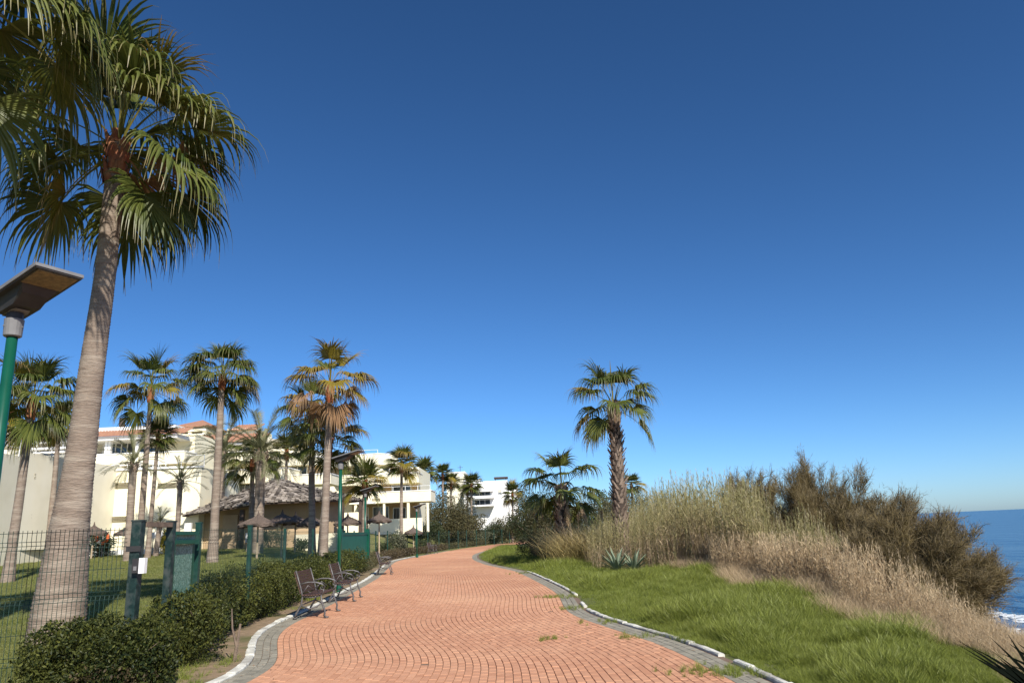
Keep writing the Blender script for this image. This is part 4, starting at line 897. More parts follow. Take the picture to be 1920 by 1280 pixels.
# ---------------------------------------------------------------- benches: cast iron ends, brown slats
M['iron'] = pm('grey_cast_iron', (.10, .092, .09), (.15, .14, .135), 12, rough=.45, metal=.3, bump=.2)
M['slat'] = pm('brown_bench_slat', (.10, .055, .04), (.065, .038, .03), 14, rough=.6, bump=.3, stretch=(4, 1, 4))
def iron_end(y):
    """side frame in the x-z plane; the bench faces +x"""
    mb = MB(); r = .017
    mb.tube([(-.27, y, 0), (-.24, y, .10), (-.15, y, .25), (-.13, y, .40), (-.17, y, .56), (-.27, y, .88)], [.022, .02, .018, .018, .017, .014], 6)
    mb.tube([(.33, y, 0), (.29, y, .035), (.30, y, .12), (.24, y, .27), (.22, y, .40)], [.026, .022, .019, .018, .017], 6)
    mb.tube([(-.13, y, .40), (.05, y, .375), (.24, y, .41)], r, 6)
    mb.tube([(-.16, y, .24), (0, y, .17), (.14, y, .20), (.24, y, .28)], .014, 6)
    arm = [(-.19, y, .62), (-.04, y, .655), (.12, y, .65), (.24, y, .615), (.29, y, .56), (.26, y, .51), (.21, y, .52), (.21, y, .56)]
    mb.tube(arm, [.016, .017, .018, .017, .015, .013, .011, .008], 6)
    mb.tube([(.22, y, .41), (.27, y, .47), (.27, y, .52)], .014, 6)
    mb.tube([(-.14, y, .44), (-.03, y, .60), (.08, y, .52), (.02, y, .46), (-.03, y, .50)], [.012, .011, .010, .009, .007], 5)
    mb.tube([(.2, y, .43), (.11, y, .56), (.17, y, .6)], [.011, .010, .008], 5)
    mb.box(-.30, -.23, y-.03, y+.03, 0, .02); mb.box(.29, .37, y-.03, y+.03, 0, .02)
    return mb
def bench(label):
    t = thing('park_bench', (0, 0, 0), label, 'bench', 'benches along the path')
    for y in (-.62, .62): iron_end(y).build('iron_end', M['iron'], t, True)
    for k in range(7):
        x = -.11+k*.052; z = .405-.012*math.sin(math.pi*k/6)+.012; MB().box(x-.019, x+.019, -.66, .66, z, z+.022).build('seat_slat', M['slat'], t)
    for k in range(9):
        z = .47+k*.046; x = -.155-.115*(k/8)-.01; MB().box(x-.014, x+.008, -.66, .66, z-.019, z+.019).build('back_slat', M['slat'], t)
    MB().tube([(-.13, -.62, .25), (-.13, .62, .25)], .012, 6).build('stretcher', M['iron'], t)
    return t
def put(o, px, py, rz, dx=0):
    x, y = flat(px, py); o.location = (x, y, .008); o.rotation_euler = (0, 0, rz)
def bench_at(y, label, off=.48, src=None):
    o = copy_tree(src) if src else bench(label); o['label'] = label
    s = float(xl(y+.7)-xl(y-.7))/1.4; o.location = (float(xl(y))+KW+off, y, .012); o.rotation_euler = (0, 0, -math.atan(s)); o.scale = (1.1,)*3; return o
b0 = bench_at(17.1, 'nearest iron bench with brown slats in front of the hedge')
bench_at(20.9, 'second iron bench, just past the nearest one', src=b0); bench_at(34.0, 'third iron bench, at the far end of the hedge', src=b0, off=.42); bench_at(66, 'farthest small bench among brown shrubs at the path bend', src=b0, off=.3)

# ---------------------------------------------------------------- thatched parasols, lifebuoy, sign
M['thatch'] = pm('grey_thatch', (.16, .12, .095), (.08, .06, .048), 18, rough=.95, bump=.8, bscale=40)
M['pole_wood'] = pm('pale_pole', (.45, .36, .25), (.33, .25, .16), 6, rough=.8)
def parasol(px, d, label, w_=1.05, h=2.35, apy=None, seed=0):
    x = wx(px, d, 980); z = Hs(x, d); r = np.random.default_rng(seed)
    t = thing('thatched_parasol', (x, d, z), label, 'parasol', 'thatched parasols on the lawn')
    if apy: h = wz(apy, px, d)-z
    MB().tube([(0, 0, -.1), (0, 0, h-.1)], [.055, .04], 8).build('pole', M['pole_wood'], t)
    V = []; F = []; n = 30; prof = [(0.05, h), (.10, h-.12), (.30, h-.22), (.62, h-.36), (.86, h-.46), (1.0, h-.53), (.98, h-.62)]
    for k, (q, z_) in enumerate(prof):
        for i in range(n):
            a = 2*math.pi*i/n; j = 1+r.normal(0, .035); V.append((q*w_*j*math.cos(a), q*w_*j*math.sin(a), z_+r.normal(0, .018)-(r.uniform(0, .09) if k == len(prof)-1 else 0)))
    for k in range(len(prof)-1):
        for i in range(n): F.append((k*n+i, (k+1)*n+i, (k+1)*n+(i+1) % n, k*n+(i+1) % n))
    me = bpy.data.meshes.new('thatch'); me.from_pydata(V, [], F); me.materials.append(M['thatch']); c = link('thatch', me, t)
    MB().tube([(0, 0, h-.1), (0, 0, h+.12)], [.06, .025], 6).build('tip', M['thatch'], c)
    m = MB()
    for i in range(6): a = i*math.pi/3; m.tube([(0, 0, h-.25), (w_*.9*math.cos(a), w_*.9*math.sin(a), h-.56)], .018, 4)
    m.build('ribs', M['pole_wood'], c)
for i, (px, d, w_, ap_, lb) in enumerate([(484, 38.5, .98, 962, 'front thatched parasol on the lawn before the pavilion'), (529, 40.5, .92, 959, 'dark thatched parasol in the middle before the pavilion wall'), (554, 46, .8, 962, 'thatched parasol close to the pavilion plinth'),
        (652, 47, .85, 964, 'thatched parasol under the right eave of the pavilion'), (711, 50, .8, 960, 'thatched parasol on the lawn right of the second sheet gate'), (242, 44, .75, 982, 'dark thatched parasol left of the gate post'), (177, 44.5, .75, 982, 'thatched parasol beside the lifebuoy'), (775, 66, .8, None, 'small thatched parasol before the open ground floor'),
        (583, 45, .85, 964, 'thatched parasol half hidden by the close palm trunks')]): parasol(px, d, lb, w_, apy=ap_, seed=i)
x = wx(193, 45.6, 1005); z = wz(1007, 193, 45.6); t = thing('lifebuoy', (x, 45.6, Hs(x, 45.6)), 'orange and white lifebuoy on a stand below the cream wall', 'lifebuoy'); zl = z-Hs(x, 45.6)
for k in range(8):
    V = []
    pts = [(.34*math.cos(a), -.06, zl+.34*math.sin(a)) for a in np.linspace(k*math.pi/4, (k+1)*math.pi/4-.004, 6)]
    MB().tube(pts, .085, 8).build('ring_section', pm('lifebuoy_orange', (.62, .12, .035), (.55, .14, .05), 8) if k % 2 == 0 else M['white'] if k in (1, 5) else bpy.data.materials['lifebuoy_orange'], t, True)
MB().tube([(0, .03, -.1), (0, .03, zl+.4)], .04, 6).build('stand', M['lamp_grey'], t)
x = wx(300, 46, 1000); z = Hs(x, 46); t = thing('notice_board', (x, 46, z), 'small white board on two thin posts behind the gate post', 'board')
MB().box(-.5, .4, -.04, .04, 1.0, 1.35).build('board', M['white'], t)
for q in (-.42, .33): MB().tube([(q, .05, -.1), (q, .05, 1.3)], .03, 6).build('post', M['lamp_grey'], t)
# ---------------------------------------------------------------- palms
def gp(px, d, py=1000): x = wx(px, d, py); return (x, d, Hs(x, d))
# the tall one in front
d = 13.6; tr = [(105, 1185, 95), (113, 1120, 84), (121, 1060, 74), (129, 999, 64), (140, 930, 55), (148, 880, 49.5), (160, 780, 44.5), (180, 640, 41), (199, 500, 38), (207, 420, 36.5), (217, 330, 36), (222, 262, 38)]
P0 = at(105, 1190, d); base = (P0.x, d, Hs(P0.x, d)); mids = [at(a, b, d) for a, b, c in tr[1:-1]]
sc_ = lambda c: c*d/FPX/2*1.04
fan_palm(base, at(222, 268, d), [sc_(c) for a, b, c in tr], 'tallest palm on the left with a swollen trunk behind the fence', n=40, scale=1.24, mid=mids, seed=3, low=-38, ring=.06, nside=28, yellow=.05, dead=.03, az0=.4, skip=lambda a, e: e <= 12 and abs((a+math.pi/2+math.pi) % (2*math.pi)-math.pi) < .75)
# its neighbour, stem left of the picture
q = at(-75, 20, 9.6); fan_palm((q.x-.3, 9.6, Hs(q.x, 9.6)), q+Vector((0, 0, .55)), [.33, .24, .2], 'palm whose dark hanging fronds reach in at the top left corner', n=30, scale=1.2, seed=8, low=-32, nside=18, yellow=.02, az0=1.0)
def palm(bpx, d, cpx, cpy, r, label, bpy_=1000, **k):
    c = at(cpx, cpy, d); b = Vector(gp(bpx, d, bpy_)); r *= .72
    mids = [b.lerp(c, t) for t in (.05, .16, .5)]; return fan_palm(b, c, [r*1.75, r*1.5, r*1.18, r, r*.82], label, mid=mids, **k)
G_ = 'fan palms on the lawn'
palm(15, 28, 62, 752, .21, 'leaning palm left of the tallest trunk, red sheaths under its crown', bpy_=1080, n=34, scale=.93, seed=11, group=G_, low=-38)
palm(8, 43, 24, 770, .22, 'thin palm at the left edge behind the street lamp', n=26, scale=.95, seed=12, group=G_, bpy_=1035)
palm(90, 43, 112, 795, .2, 'shorter yellowish palm before the weathered side wall', n=24, scale=.78, seed=13, group=G_, bpy_=1035, yellow=.3)
palm(262, 41, 284, 728, .2, 'slim palm with open crown left of the gate post pair', n=24, scale=1.12, seed=14, group=G_, low=-38, bpy_=1010, yellow=.12)
palm(399, 35, 417, 705, .235, 'tall dense crowned palm in front of the pavilion left eave', n=38, scale=.95, seed=15, group=G_, low=-32, bpy_=1040, yellow=.02)
palm(606, 33.5, 619, 722, .22, 'tall palm with dried brown fronds behind the benches', n=20, scale=1.1, seed=16, group=G_, low=-42, bpy_=1040, dead=.55, yellow=.35, lsc=.95)
palm(586, 38, 584, 772, .22, 'palm with dark trunk and leftward crown beside the dried palm', n=28, scale=1.0, seed=17, group=G_, bpy_=1030, yellow=.12)
palm(600, 36, 618, 828, .21, 'lower green palm whose crown sits behind the dried palm stem', n=30, scale=.95, seed=18, group=G_, bpy_=1030, yellow=.06)
palm(280, 42, 297, 815, .15, 'dark palm behind the slim palm, before the cream front wall', n=34, scale=0.80, stiff=True, seed=19, group=G_, low=-34)
palm(470, 45, 474, 862, .2, 'short dark crowned palm left of the pavilion date palm', n=24, scale=.95, seed=20, group=G_, low=-32, bpy_=1010)
palm(533, 60, 538, 845, .17, 'small palm rising behind the pavilion roof', n=32, scale=1.00, stiff=True, seed=21, group=G_, low=-34)
palm(682, 46, 684, 903, .22, 'short palm right of the pavilion roof', n=36, scale=0.95, stiff=True, seed=22, group=G_, low=-34, style='clean', bpy_=985)
palm(752, 72, 753, 868, .2, 'palm standing before the stepped terraces', n=40, scale=1.18, stiff=True, seed=23, group=G_, low=-34, bpy_=985)
palm(796, 100, 795, 882, .22, 'far palm just right of the stepped terraces', n=38, scale=1.26, stiff=True, seed=24, group=G_, low=-34)
palm(831, 110, 830, 888, .22, 'far palm before the cream house tower', n=34, scale=1.16, stiff=True, seed=25, group=G_, low=-34)
palm(884, 105, 884, 908, .2, 'far palm at the left corner of the white villa', n=36, scale=1.21, stiff=True, seed=26, group=G_, low=-34)
palm(877, 108, 876, 920, .18, 'thin palm stem crowding the left corner of the white villa', n=26, scale=0.84, stiff=True, seed=36, group=G_, low=-34)
palm(961, 115, 961, 924, .2, 'far palm at the right side of the white villa', n=36, scale=1.16, stiff=True, seed=27, group=G_, low=-34)
palm(1186, 95, 1184, 908, .2, 'tiny far palm right of the shaggy trunk', n=32, scale=1.05, stiff=True, seed=28, group=G_, low=-34)
palm(845, 112, 846, 905, .2, 'low far palm between the cream tower and olive bushes', n=32, scale=1.16, stiff=True, seed=29, group=G_, low=-34)
# shaggy-stemmed palms on the sea side
c = at(1150, 758, 31); fan_palm(gp(1163, 31, 975), c, [.29, .26, .22], 'tall shaggy trunked palm above the reeds', n=21, scale=1.06, seed=43, low=-38, style='boots', yellow=.1, az0=.9)
c = at(1053, 915, 37); fan_palm(gp(1049, 37, 985), c, [.28, .26, .24], 'short shaggy palm left of the tall one, above the pampas grass', n=20, scale=1.1, seed=44, low=-42, style='boots', yellow=.12)
# date palms
feather_palm(gp(243, 40), at(250, 872, 40), .19, 'date palm against the cream front wall left of the slim palm', n=24, scale=.74, seed=51)
feather_palm(gp(333, 40), at(338, 905, 40), .13, 'small date palm before the right end of the cream wall', n=22, scale=.62, seed=52, low=-5)
feather_palm(gp(411, 52), at(418, 852, 52), .24, 'tall date palm partly hidden by the dense crowned palm', n=34, scale=1.18, seed=53)
feather_palm(gp(484, 42, 1010), at(490, 852, 42), .27, 'stout date palm in front of the pavilion roof', n=32, scale=1.02, seed=54)
feather_palm(gp(295, 44, 990), at(300, 982, 44), .14, 'stubby dark date palm beside the notice board', n=16, scale=.42, seed=55, low=10)

# ---------------------------------------------------------------- hedge and shrubs on the garden side
def hedge(y0, y1, h, wid, off, n, size, label, seed, mat=HEDGE, name='hedge', gap=.5, step=.55, group='hedge sections along the path'):
    ym = (y0+y1)/2; bx_ = float(xl(ym))-off; E_ = []; rs = random.Random(seed)
    y = y0
    while y <= y1:
        E_.append((float(xl(y))-off-bx_+rs.uniform(-.12, .12), y-ym, h*.52+rs.uniform(-.04, .03), wid*rs.uniform(.85, 1.15), step*1.15, h*.52*rs.uniform(.88, 1.1))); y += step
    bush(name, (bx_, ym, 0), E_, n, size, mat, label, 'hedge', seed, stems=max(8, int((y1-y0)*5)), gap=gap, group=group, stem_r=.018, up=.4, f=3.0)
def shrub_at(px, d, w_, h, n, size, mat, label, seed, name='shrub', depth=None, cat='shrub', gap=.5, lobes=6, group=None, **k):
    x = wx(px, d, 1000); rs = random.Random(seed); z = Hs(x, d); E_ = [(0, 0, h*.42, w_*.36, (depth or w_)*.36, h*.46)]
    for i in range(lobes): E_.append((rs.uniform(-.32, .32)*w_, rs.uniform(-.3, .3)*(depth or w_), h*rs.uniform(.3, .72), w_*rs.uniform(.16, .26), (depth or w_)*rs.uniform(.16, .26), h*rs.uniform(.2, .3)))
    return bush(name, (x, d, z-.03), E_, n, size, mat, label, cat, seed, gap=gap, group=group, **k)
bush('shrub', (-4.95, 9.05, 0), [(.05, 0, .46, .55, .45, .44), (-.35, -.05, .44, .4, .42, .42), (.5, .1, .42, .42, .45, .4), (.05, -.25, .36, .5, .3, .38), (.68, -.05, .36, .3, .35, .36), (0, -.2, .2, .7, .35, .22)], 34000, .044, HEDGE, 'dense clipped shrub in front of the gate post', 'shrub', 61, 26, .45, stem_r=.012, up=.4, f=4)
bush('shrub', (-4.62, 8.75, 0), [(0, 0, .2, .4, .22, .22), (.3, .2, .16, .26, .25, .18)], 1500, .05, HEDGE2, 'low brown twiggy growth at the foot of the clipped shrub', 'shrub', 62, 30, .6, stem_r=.008)
hedge(10.9, 15.6, 1.0, .52, .85, 64000, .047, 'near hedge section between the gate and the first bench', 63)
hedge(16.0, 23.5, 1.05, .5, .72, 56000, .05, 'hedge section right behind the two near benches', 64)
hedge(24.0, 33.5, 1.05, .6, .9, 30000, .072, 'farther hedge section below the second street lamp', 65)
hedge(35, 48, .62, .5, .7, 16000, .075, 'low ragged hedge beyond the third bench', 66, OLIVE, gap=.75)
hedge(50, 64, .65, .6, .8, 13000, .09, 'low brown hedge at the bend of the path', 67, HEDGE2, gap=.7, step=.8)
hedge(66, 80, .6, .7, 1.0, 10000, .1, 'dark brown low hedge beyond the bend', 68, HEDGE2, gap=.6, step=.9)
hedge(82, 112, .6, .8, 1.2, 12000, .12, 'far hedge leading to the end of the path', 69, OLIVE, gap=.5, step=1.1)
mb = MB((-4.05, 11.0, 0)); mb.tube([(-4.05, 11.0, -.05), (-4.02, 11.0, .2), (-4.0, 11.05, .5)], [.03, .025, .015], 6).tube([(-4.02, 11.0, .2), (-4.1, 11.02, .45), (-4.15, 11.1, .7)], [.02, .015, .008], 5); tag(mb.build('bare_shrub', M['stem'], loc=(-4.05, 11.0, 0)), 'bare forked leafless shrub at the near end of the hedge', 'shrub')
# garden bushes and far trees
shrub_at(838, 92, 8.0, 7.2, 16000, .2, OLIVE, 'large olive brown tamarisk bush right of the terraces', 71, 'tamarisk', cat='bush', lobes=12, gap=.3, kind_tree=True, stem_r=.08)
shrub_at(872, 96, 6, 4.6, 9000, .2, OLIVE, 'olive brown bush below the white villa corner', 72, 'tamarisk', cat='bush', lobes=10, gap=.4, kind_tree=True, stem_r=.08)
shrub_at(812, 84, 3.6, 3.0, 5000, .16, DARKG, 'dark leafy bush at the corner of the open ground floor', 73, cat='bush', gap=.4)
shrub_at(790, 76, 1.4, 1.2, 1500, .12, DARKG, 'little dark bush in front of the stepped block', 74, cat='bush')
shrub_at(925, 106, 6, 3.0, 6000, .18, DARKG, 'dark low bush in front of the white villa', 75, cat='bush', gap=.4)
shrub_at(950, 106, 6.0, 4.0, 7000, .18, OLIVE, 'round olive bush right of the white villa', 76, cat='bush', gap=.4)
shrub_at(890, 104, 7, 2.2, 6000, .17, PALE, 'grey green low bush behind the far fence', 77, cat='bush', gap=.4)
shrub_at(978, 108, 4, 3.2, 4000, .18, DARKG, 'dark bush where the path disappears', 78, cat='bush', gap=.3)
shrub_at(1003, 88, 7.0, 6.6, 15000, .19, DARKG, 'dark green tree left of the short shaggy palm', 79, 'evergreen_tree', cat='tree', gap=.3, kind_tree=True, lobes=10, stem_r=.12)
shrub_at(1022, 72, 5.5, 5.0, 9000, .17, OLIVE, 'olive tinted tree behind the short shaggy palm', 80, 'evergreen_tree', cat='tree', gap=.35, kind_tree=True, lobes=9, stem_r=.1)
shrub_at(1120, 62, 7.0, 5.0, 14000, .15, OLIVE, 'broad olive bush between the two shaggy palms', 81, cat='bush', gap=.35, lobes=10)
shrub_at(1200, 50, 6, 4.6, 12000, .13, OLIVE, 'rounded olive bush right of the tall shaggy trunk', 82, cat='bush', gap=.35, lobes=9)
shrub_at(1095, 46, 3.2, 2.6, 5000, .12, DARKG, 'dark leafy bush under the short shaggy palm', 83, cat='bush', gap=.5)
shrub_at(745, 62, 2.2, 2.3, 3500, .13, PALE, 'small grey green tree with pale stems on the lawn', 84, 'olive_tree', cat='tree', gap=.4, stem_r=.07, stem_mat=M['pole_wood'], kind_tree=True)
shrub_at(718, 60, 1.8, 1.1, 1500, .11, DARKG, 'low dark bush beside the pale stemmed tree', 85)
shrub_at(322, 45, 1.5, 1.6, 2600, .22, leafm('golden_leaf', (.12, .12, .015), (.34, .27, .03), None, trans=.25, var=0), 'golden leaved bush at the left end of the pavilion', 86, asp=.22, up=.8)
shrub_at(190, 46.3, 1.8, 1.6, 2600, .12, DARKG, 'dark bush behind the lifebuoy', 87)
shrub_at(508, 49.5, 2.0, 1.3, 2400, .14, PALE, 'pale spiky bush at the foot of the pavilion wall', 88, asp=.2, up=.8)
shrub_at(565, 49.4, 1.2, .9, 1200, .12, DARKG, 'small dark bush beside the pavilion plinth', 89)
for i, (px, d_, w_, h_, lb) in enumerate([(118, 66, 5, 9.6, 'dark tree top showing above the left roof'), (700, 96, 2.5, 10.3, 'potted greenery on the top terrace')][:0]): pass
# ---------------------------------------------------------------- seaward side: pampas, agave, reeds, tamarisk
REED = leafm('dry_reed', (.33, .22, .13), (.62, .49, .31), (.32, .29, .12), .45, .95, trans=.25, rough=.7, var=.3)
REEDG = leafm('greenish_reed', (.22, .20, .075), (.46, .40, .19), (.50, .43, .26), .9, 1, trans=.25, rough=.7, var=.3)
eg = lambda y: np.interp(y, [6, 8, 10, 14, 18], [4.9, 5.2, 5.6, 6.0, 6.15])      # where the green strip ends
DRY = leafm('dry_grass', (.36, .25, .145), (.63, .49, .30), None, trans=.25, rough=.8, var=.4)
def region(n, y0, y1, x0f, x1f, seed, keep=None):
    r = np.random.default_rng(seed); y = r.uniform(y0, y1, n); x = x0f(y)+(x1f(y)-x0f(y))*r.random(n); P = np.stack([x, y, H(x, y)], 1); return P, r
# tall reeds: height grows with distance along the strip
reeds = [reed('reed', 200+i, 3.0, REED if i % 3 else REEDG, 11) for i in range(9)]
P, r = region(7000, 13.5, 40, lambda y: np.where(y > 25.5, np.maximum(6.5-(y-25.5)*1.1, 2.7), np.interp(y, [13, 18, 22, 27], [6.75, 6.8, 6.55, 6.35])+.2*np.sin(y)), lambda y: np.interp(y, [13, 18, 24, 40], [7.2, 8.2, 9.8, 9.8]), 301)
hh = np.interp(P[:, 1], [13.5, 16, 18, 20, 23, 26, 30, 40], [.24, .42, .55, .66, .78, .90, .95, .93])*r.uniform(.7, 1.12, len(P))*(1+.12*np.sin(P[:, 0]*1.9+P[:, 1]*1.1))*np.where((P[:, 1] > 25.5) & (P[:, 0] < 6.2), np.interp(P[:, 0], [2.7, 4.5, 6.2], [.48, .66, 1]), 1)*np.where(P[:, 1] < 23, np.interp(P[:, 0], [6.5, 7.2, 8.2], [1, .72, .5]), 1)
P[:, 2] -= .05
scatter('reed_bed', P, r.uniform(0, 6.28, len(P)), hh, reeds, None, 'tall dry reed bed between the grass and the sea', 'reeds', r.normal(0, .07, (len(P), 2)))
# thinner dry stalks coming forward along the bank
st = [reed('stalk', 230+i, 1.35, DRY, 4, i % 2 == 0) for i in range(7)]
P, r = region(5200, 8.5, 28, lambda y: eg(y)-.2+.2*np.sin(y*1.3), lambda y: eg(y)+np.interp(y, [8.5, 11, 14, 22, 28], [.25, .5, .9, .9, .7]), 302)
hh = np.interp(P[:, 1], [8.5, 10, 12, 14, 17, 22], [.14, .2, .36, .52, .66, .62])*r.uniform(.5, 1.3, len(P))
scatter('dry_stalks', P, r.uniform(0, 6.28, len(P)), hh, st, None, 'pale dry stalks on the bank in front of the tamarisk', 'dry grass', r.normal(0, .10, (len(P), 2)))
dg = [tuft('dry_tuft', 250+i, 34, .48, .11, .0032, DRY, .7, 1.0) for i in range(5)]
P, r = region(5200, 6.0, 34, lambda y: eg(y)-.65+.3*np.sin(y*.9)+.15*np.sin(y*2.3), lambda y: eg(y)+np.interp(y, [6, 9, 12, 15], [.2, .4, .8, 1.1]), 303)
scatter('dry_grass', P, r.uniform(0, 6.28, len(P)), np.interp(P[:, 1], [6, 9, 14, 34], [.22, .36, .7, 1.0])*r.uniform(.6, 1.3, len(P)), dg, None, 'matted dry grass along the edge of the green strip', 'dry grass')
# long green grass between kerb and bank
GRASS = leafm('green_grass', (.055, .09, .010), (.34, .38, .065), (.24, .26, .06), .6, 1.1, trans=.35, rough=.45, var=.35)
gt = [tuft('grass_tuft', 270+i, 30, .21, .05, .0034, GRASS, .6, 1.2, 3) for i in range(6)]
def grass_pts(n, y0, y1, seed):
    return region(n, y0, y1, lambda y: xr(y)+.02+.10*np.sin(y*2.1)*np.sin(y*.7), lambda y: eg(y)-.1+.3*np.sin(y*.8), seed)
PP = []
for n, y0, y1, sd_ in ((22000, 5.5, 13, 311), (17000, 13, 24, 312), (12000, 24, 48, 313), (2500, 48, 75, 314)):
    P, r = grass_pts(n, y0, y1, sd_)
    if y0 >= 24: P[:, 0] = xr(P[:, 1])+.05+r.random(n)*np.maximum(1.0, np.where(P[:, 1] < 33, 6.4, 6.4-(P[:, 1]-33)*.18)-xr(P[:, 1])); P[:, 2] = H(P[:, 0], P[:, 1])
    PP.append(P)
P = np.concatenate(PP); r = np.random.default_rng(5)
hg = .68+.5*lumps(P, 77, 1.1)+.35*lumps(P, 78, 3.0); edge_ = np.clip((P[:, 0]-xr(P[:, 1]))/.5, .35, 1)
scatter('long_grass', P, r.uniform(0, 6.28, len(P)), np.clip(hg, .25, 1.6)*edge_*r.uniform(.75, 1.25, len(P))*np.interp(P[:, 1], [0, 20, 40], [1, 1.15, 1.5]), gt, None, 'long fresh green grass strip right of the path', 'grass', r.normal(0, .12, (len(P), 2)))
# weeds in the joints at the edge of the paving
wp = []
for cx, cy, s_, n in ((*flat(1355, 1256), .22, 70), (*flat(1395, 1262), .14, 45), (*flat(1205, 1193), .16, 30), (*flat(1060, 1118), .25, 70), (*flat(1075, 1140), .15, 30), (*flat(1035, 1197), .12, 18), (*flat(985, 1074), .3, 40), (*flat(1130, 1166), .2, 22)):
    q = np.random.default_rng(int(cx*100) % 999).normal(0, 1, (n, 2)); wp.append(np.stack([cx+q[:, 0]*s_*1.3, cy+q[:, 1]*s_*.9, np.zeros(n)+.004], 1))
P = np.concatenate(wp); P = P[P[:, 0] < xr(P[:, 1])-.02]
scatter('weeds', P, r.uniform(0, 6.28, len(P)), r.uniform(.15, .42, len(P)), gt, None, 'small weeds growing in the paving joints by the right kerb', 'weeds')
# mown lawn, denser near the fence
LAWN = leafm('lawn_blade', (.075, .11, .018), (.22, .24, .05), (.28, .25, .10), .5, 1.2, trans=.3, rough=.5, var=.35)
lt = [tuft('lawn_tuft', 290+i, 40, .055, .11, .0032, LAWN, 1.0, 1.0, 2) for i in range(5)]
n = 30000; r = np.random.default_rng(8); y = 7+41*r.random(n)**1.25; x = xl(y)-1.6-r.random(n)**1.1*np.minimum(.74*y+1.5, 26); P = np.stack([x, y, H(x, y)], 1)
P = P[lumps(P, 91, .8)+r.normal(0, .3, len(P)) > -.9]
scatter('lawn_grass', P, r.uniform(0, 6.28, len(P)), r.uniform(.7, 1.35, len(P))*np.interp(P[:, 1], [7, 20, 48], [.8, 1.1, 1.8]), lt, None, 'mown lawn behind the fence', 'grass')
n = 1500; y = r.uniform(5, 24, n); x = xl(y)-.05-r.random(n)*1.5; P = np.stack([x, y, H(x, y)], 1); P = P[lumps(P, 95, 1.1) > .1]
scatter('verge_grass', P, r.uniform(0, 6.28, len(P)), r.uniform(.25, .6, len(P)), gt[:3], None, 'patchy grass between the left kerb and the hedge', 'grass')
verge = strip_sheet('verge', lambda y: xl(y)-1.7, lambda y: xl(y)+.01, np.arange(4.5, 60, .5), lambda X, Y: H(X, Y)+.012, pm('verge_soil', (.30, .21, .13), (.19, .14, .085), 5, bump=.5, bscale=25, c3=(.10, .105, .035), s3=.9), 4); verge['kind'] = 'structure'
# fallen leaves on paving
n = 420; y = 8+26*r.random(n)**1.5; s = r.random(n); x = np.where(s < .7, xl(y)+.15+np.abs(r.normal(0, .6, n)), xr(y)-.2-np.abs(r.normal(0, .7, n))); P = np.stack([x, y, 0*x+.012], 1)
V, F = leaves(P, .05, 5, 0, .45); V[:, 2] = np.clip(.012+(V[:, 2]-.012)*.15, .009, .03)
tag(link('fallen_leaves', npmesh('fallen_leaves', V, F, pm('fallen_leaf', (.16, .08, .04), (.28, .17, .08), 30))), 'scattered dry leaves on the brick path', 'leaves', kind='stuff')

# pampas grass clump with plumes, grey agave beside it, dark shrub at the path corner
PAMP = leafm('pampas_blade', (.22, .17, .06), (.48, .38, .16), (.54, .43, .23), .6, 1, trans=.25, rough=.6, var=0)
def clump(name, px, d, label, cat, seed, n, h, spread, wd, mat, lean, curl, plumes=0):
    x = wx(px, d, 1030); z = Hs(x, d); t = thing(name, (x, d, z), label, cat)
    link('blades', tuft('blades', seed, n, h, spread, wd, mat, lean, curl, 6, .35), t)
    rs = random.Random(seed)
    for i in range(plumes):
        a = rs.uniform(0, 6.28); l_ = rs.uniform(.15, .45); hh = h*rs.uniform(1.0, 1.25); e = Vector((math.cos(a)*l_*hh, math.sin(a)*l_*hh*.6, hh)); s = Vector((e.x*.15, e.y*.15, 0))
        MB().tube([s, s.lerp(e, .55)+Vector((0, 0, .1)), e], [.012, .009, .006], 4).build('stalk', M['pole_wood'], t)
        V = []; F = []; u = (e-s).normalized(); r2 = np.random.default_rng(seed+i)
        for k in range(260):
            q = r2.random(); p = np.array(e)+np.array(u)*(q*.5-.1); dd = nrm(np.array(u)*.9+r2.normal(0, .4, 3)+np.array([0, 0, -.2])); c = nrm(np.cross(dd, r2.normal(0, 1, 3)))*.006; L = .12*(math.sin(math.pi*min(1, q+.12)))+.03; i0 = len(V)
            V += [p-c, p+c, p+dd*L]; F.append((i0, i0+1, i0+2))
        link('plume', npmesh('plume', np.array(V), np.array(F), DRY, {'tint': r2.random(len(V)), 'tip': np.zeros(len(V))}), t)
    return t
clump('pampas_grass', 1078, 34, 'big arching pampas grass clump below the shaggy palms', 'grass clump', 401, 1500, 1.75, .42, .010, PAMP, .9, 1.5, 6)
clump('pampas_grass', 1125, 33, 'second pampas clump beside the reeds', 'grass clump', 402, 900, 1.7, .4, .009, PAMP, .7, 1.2, 3)
clump('pampas_grass', 1045, 37, 'paler pampas clump at the left, showing cream plumes', 'grass clump', 403, 700, 1.7, .35, .009, PAMP, .8, 1.3, 5)
AG = leafm('agave_leaf', (.10, .14, .09), (.26, .31, .2), (.2, .16, .1), .85, 1, trans=.1, rough=.5, var=.3)
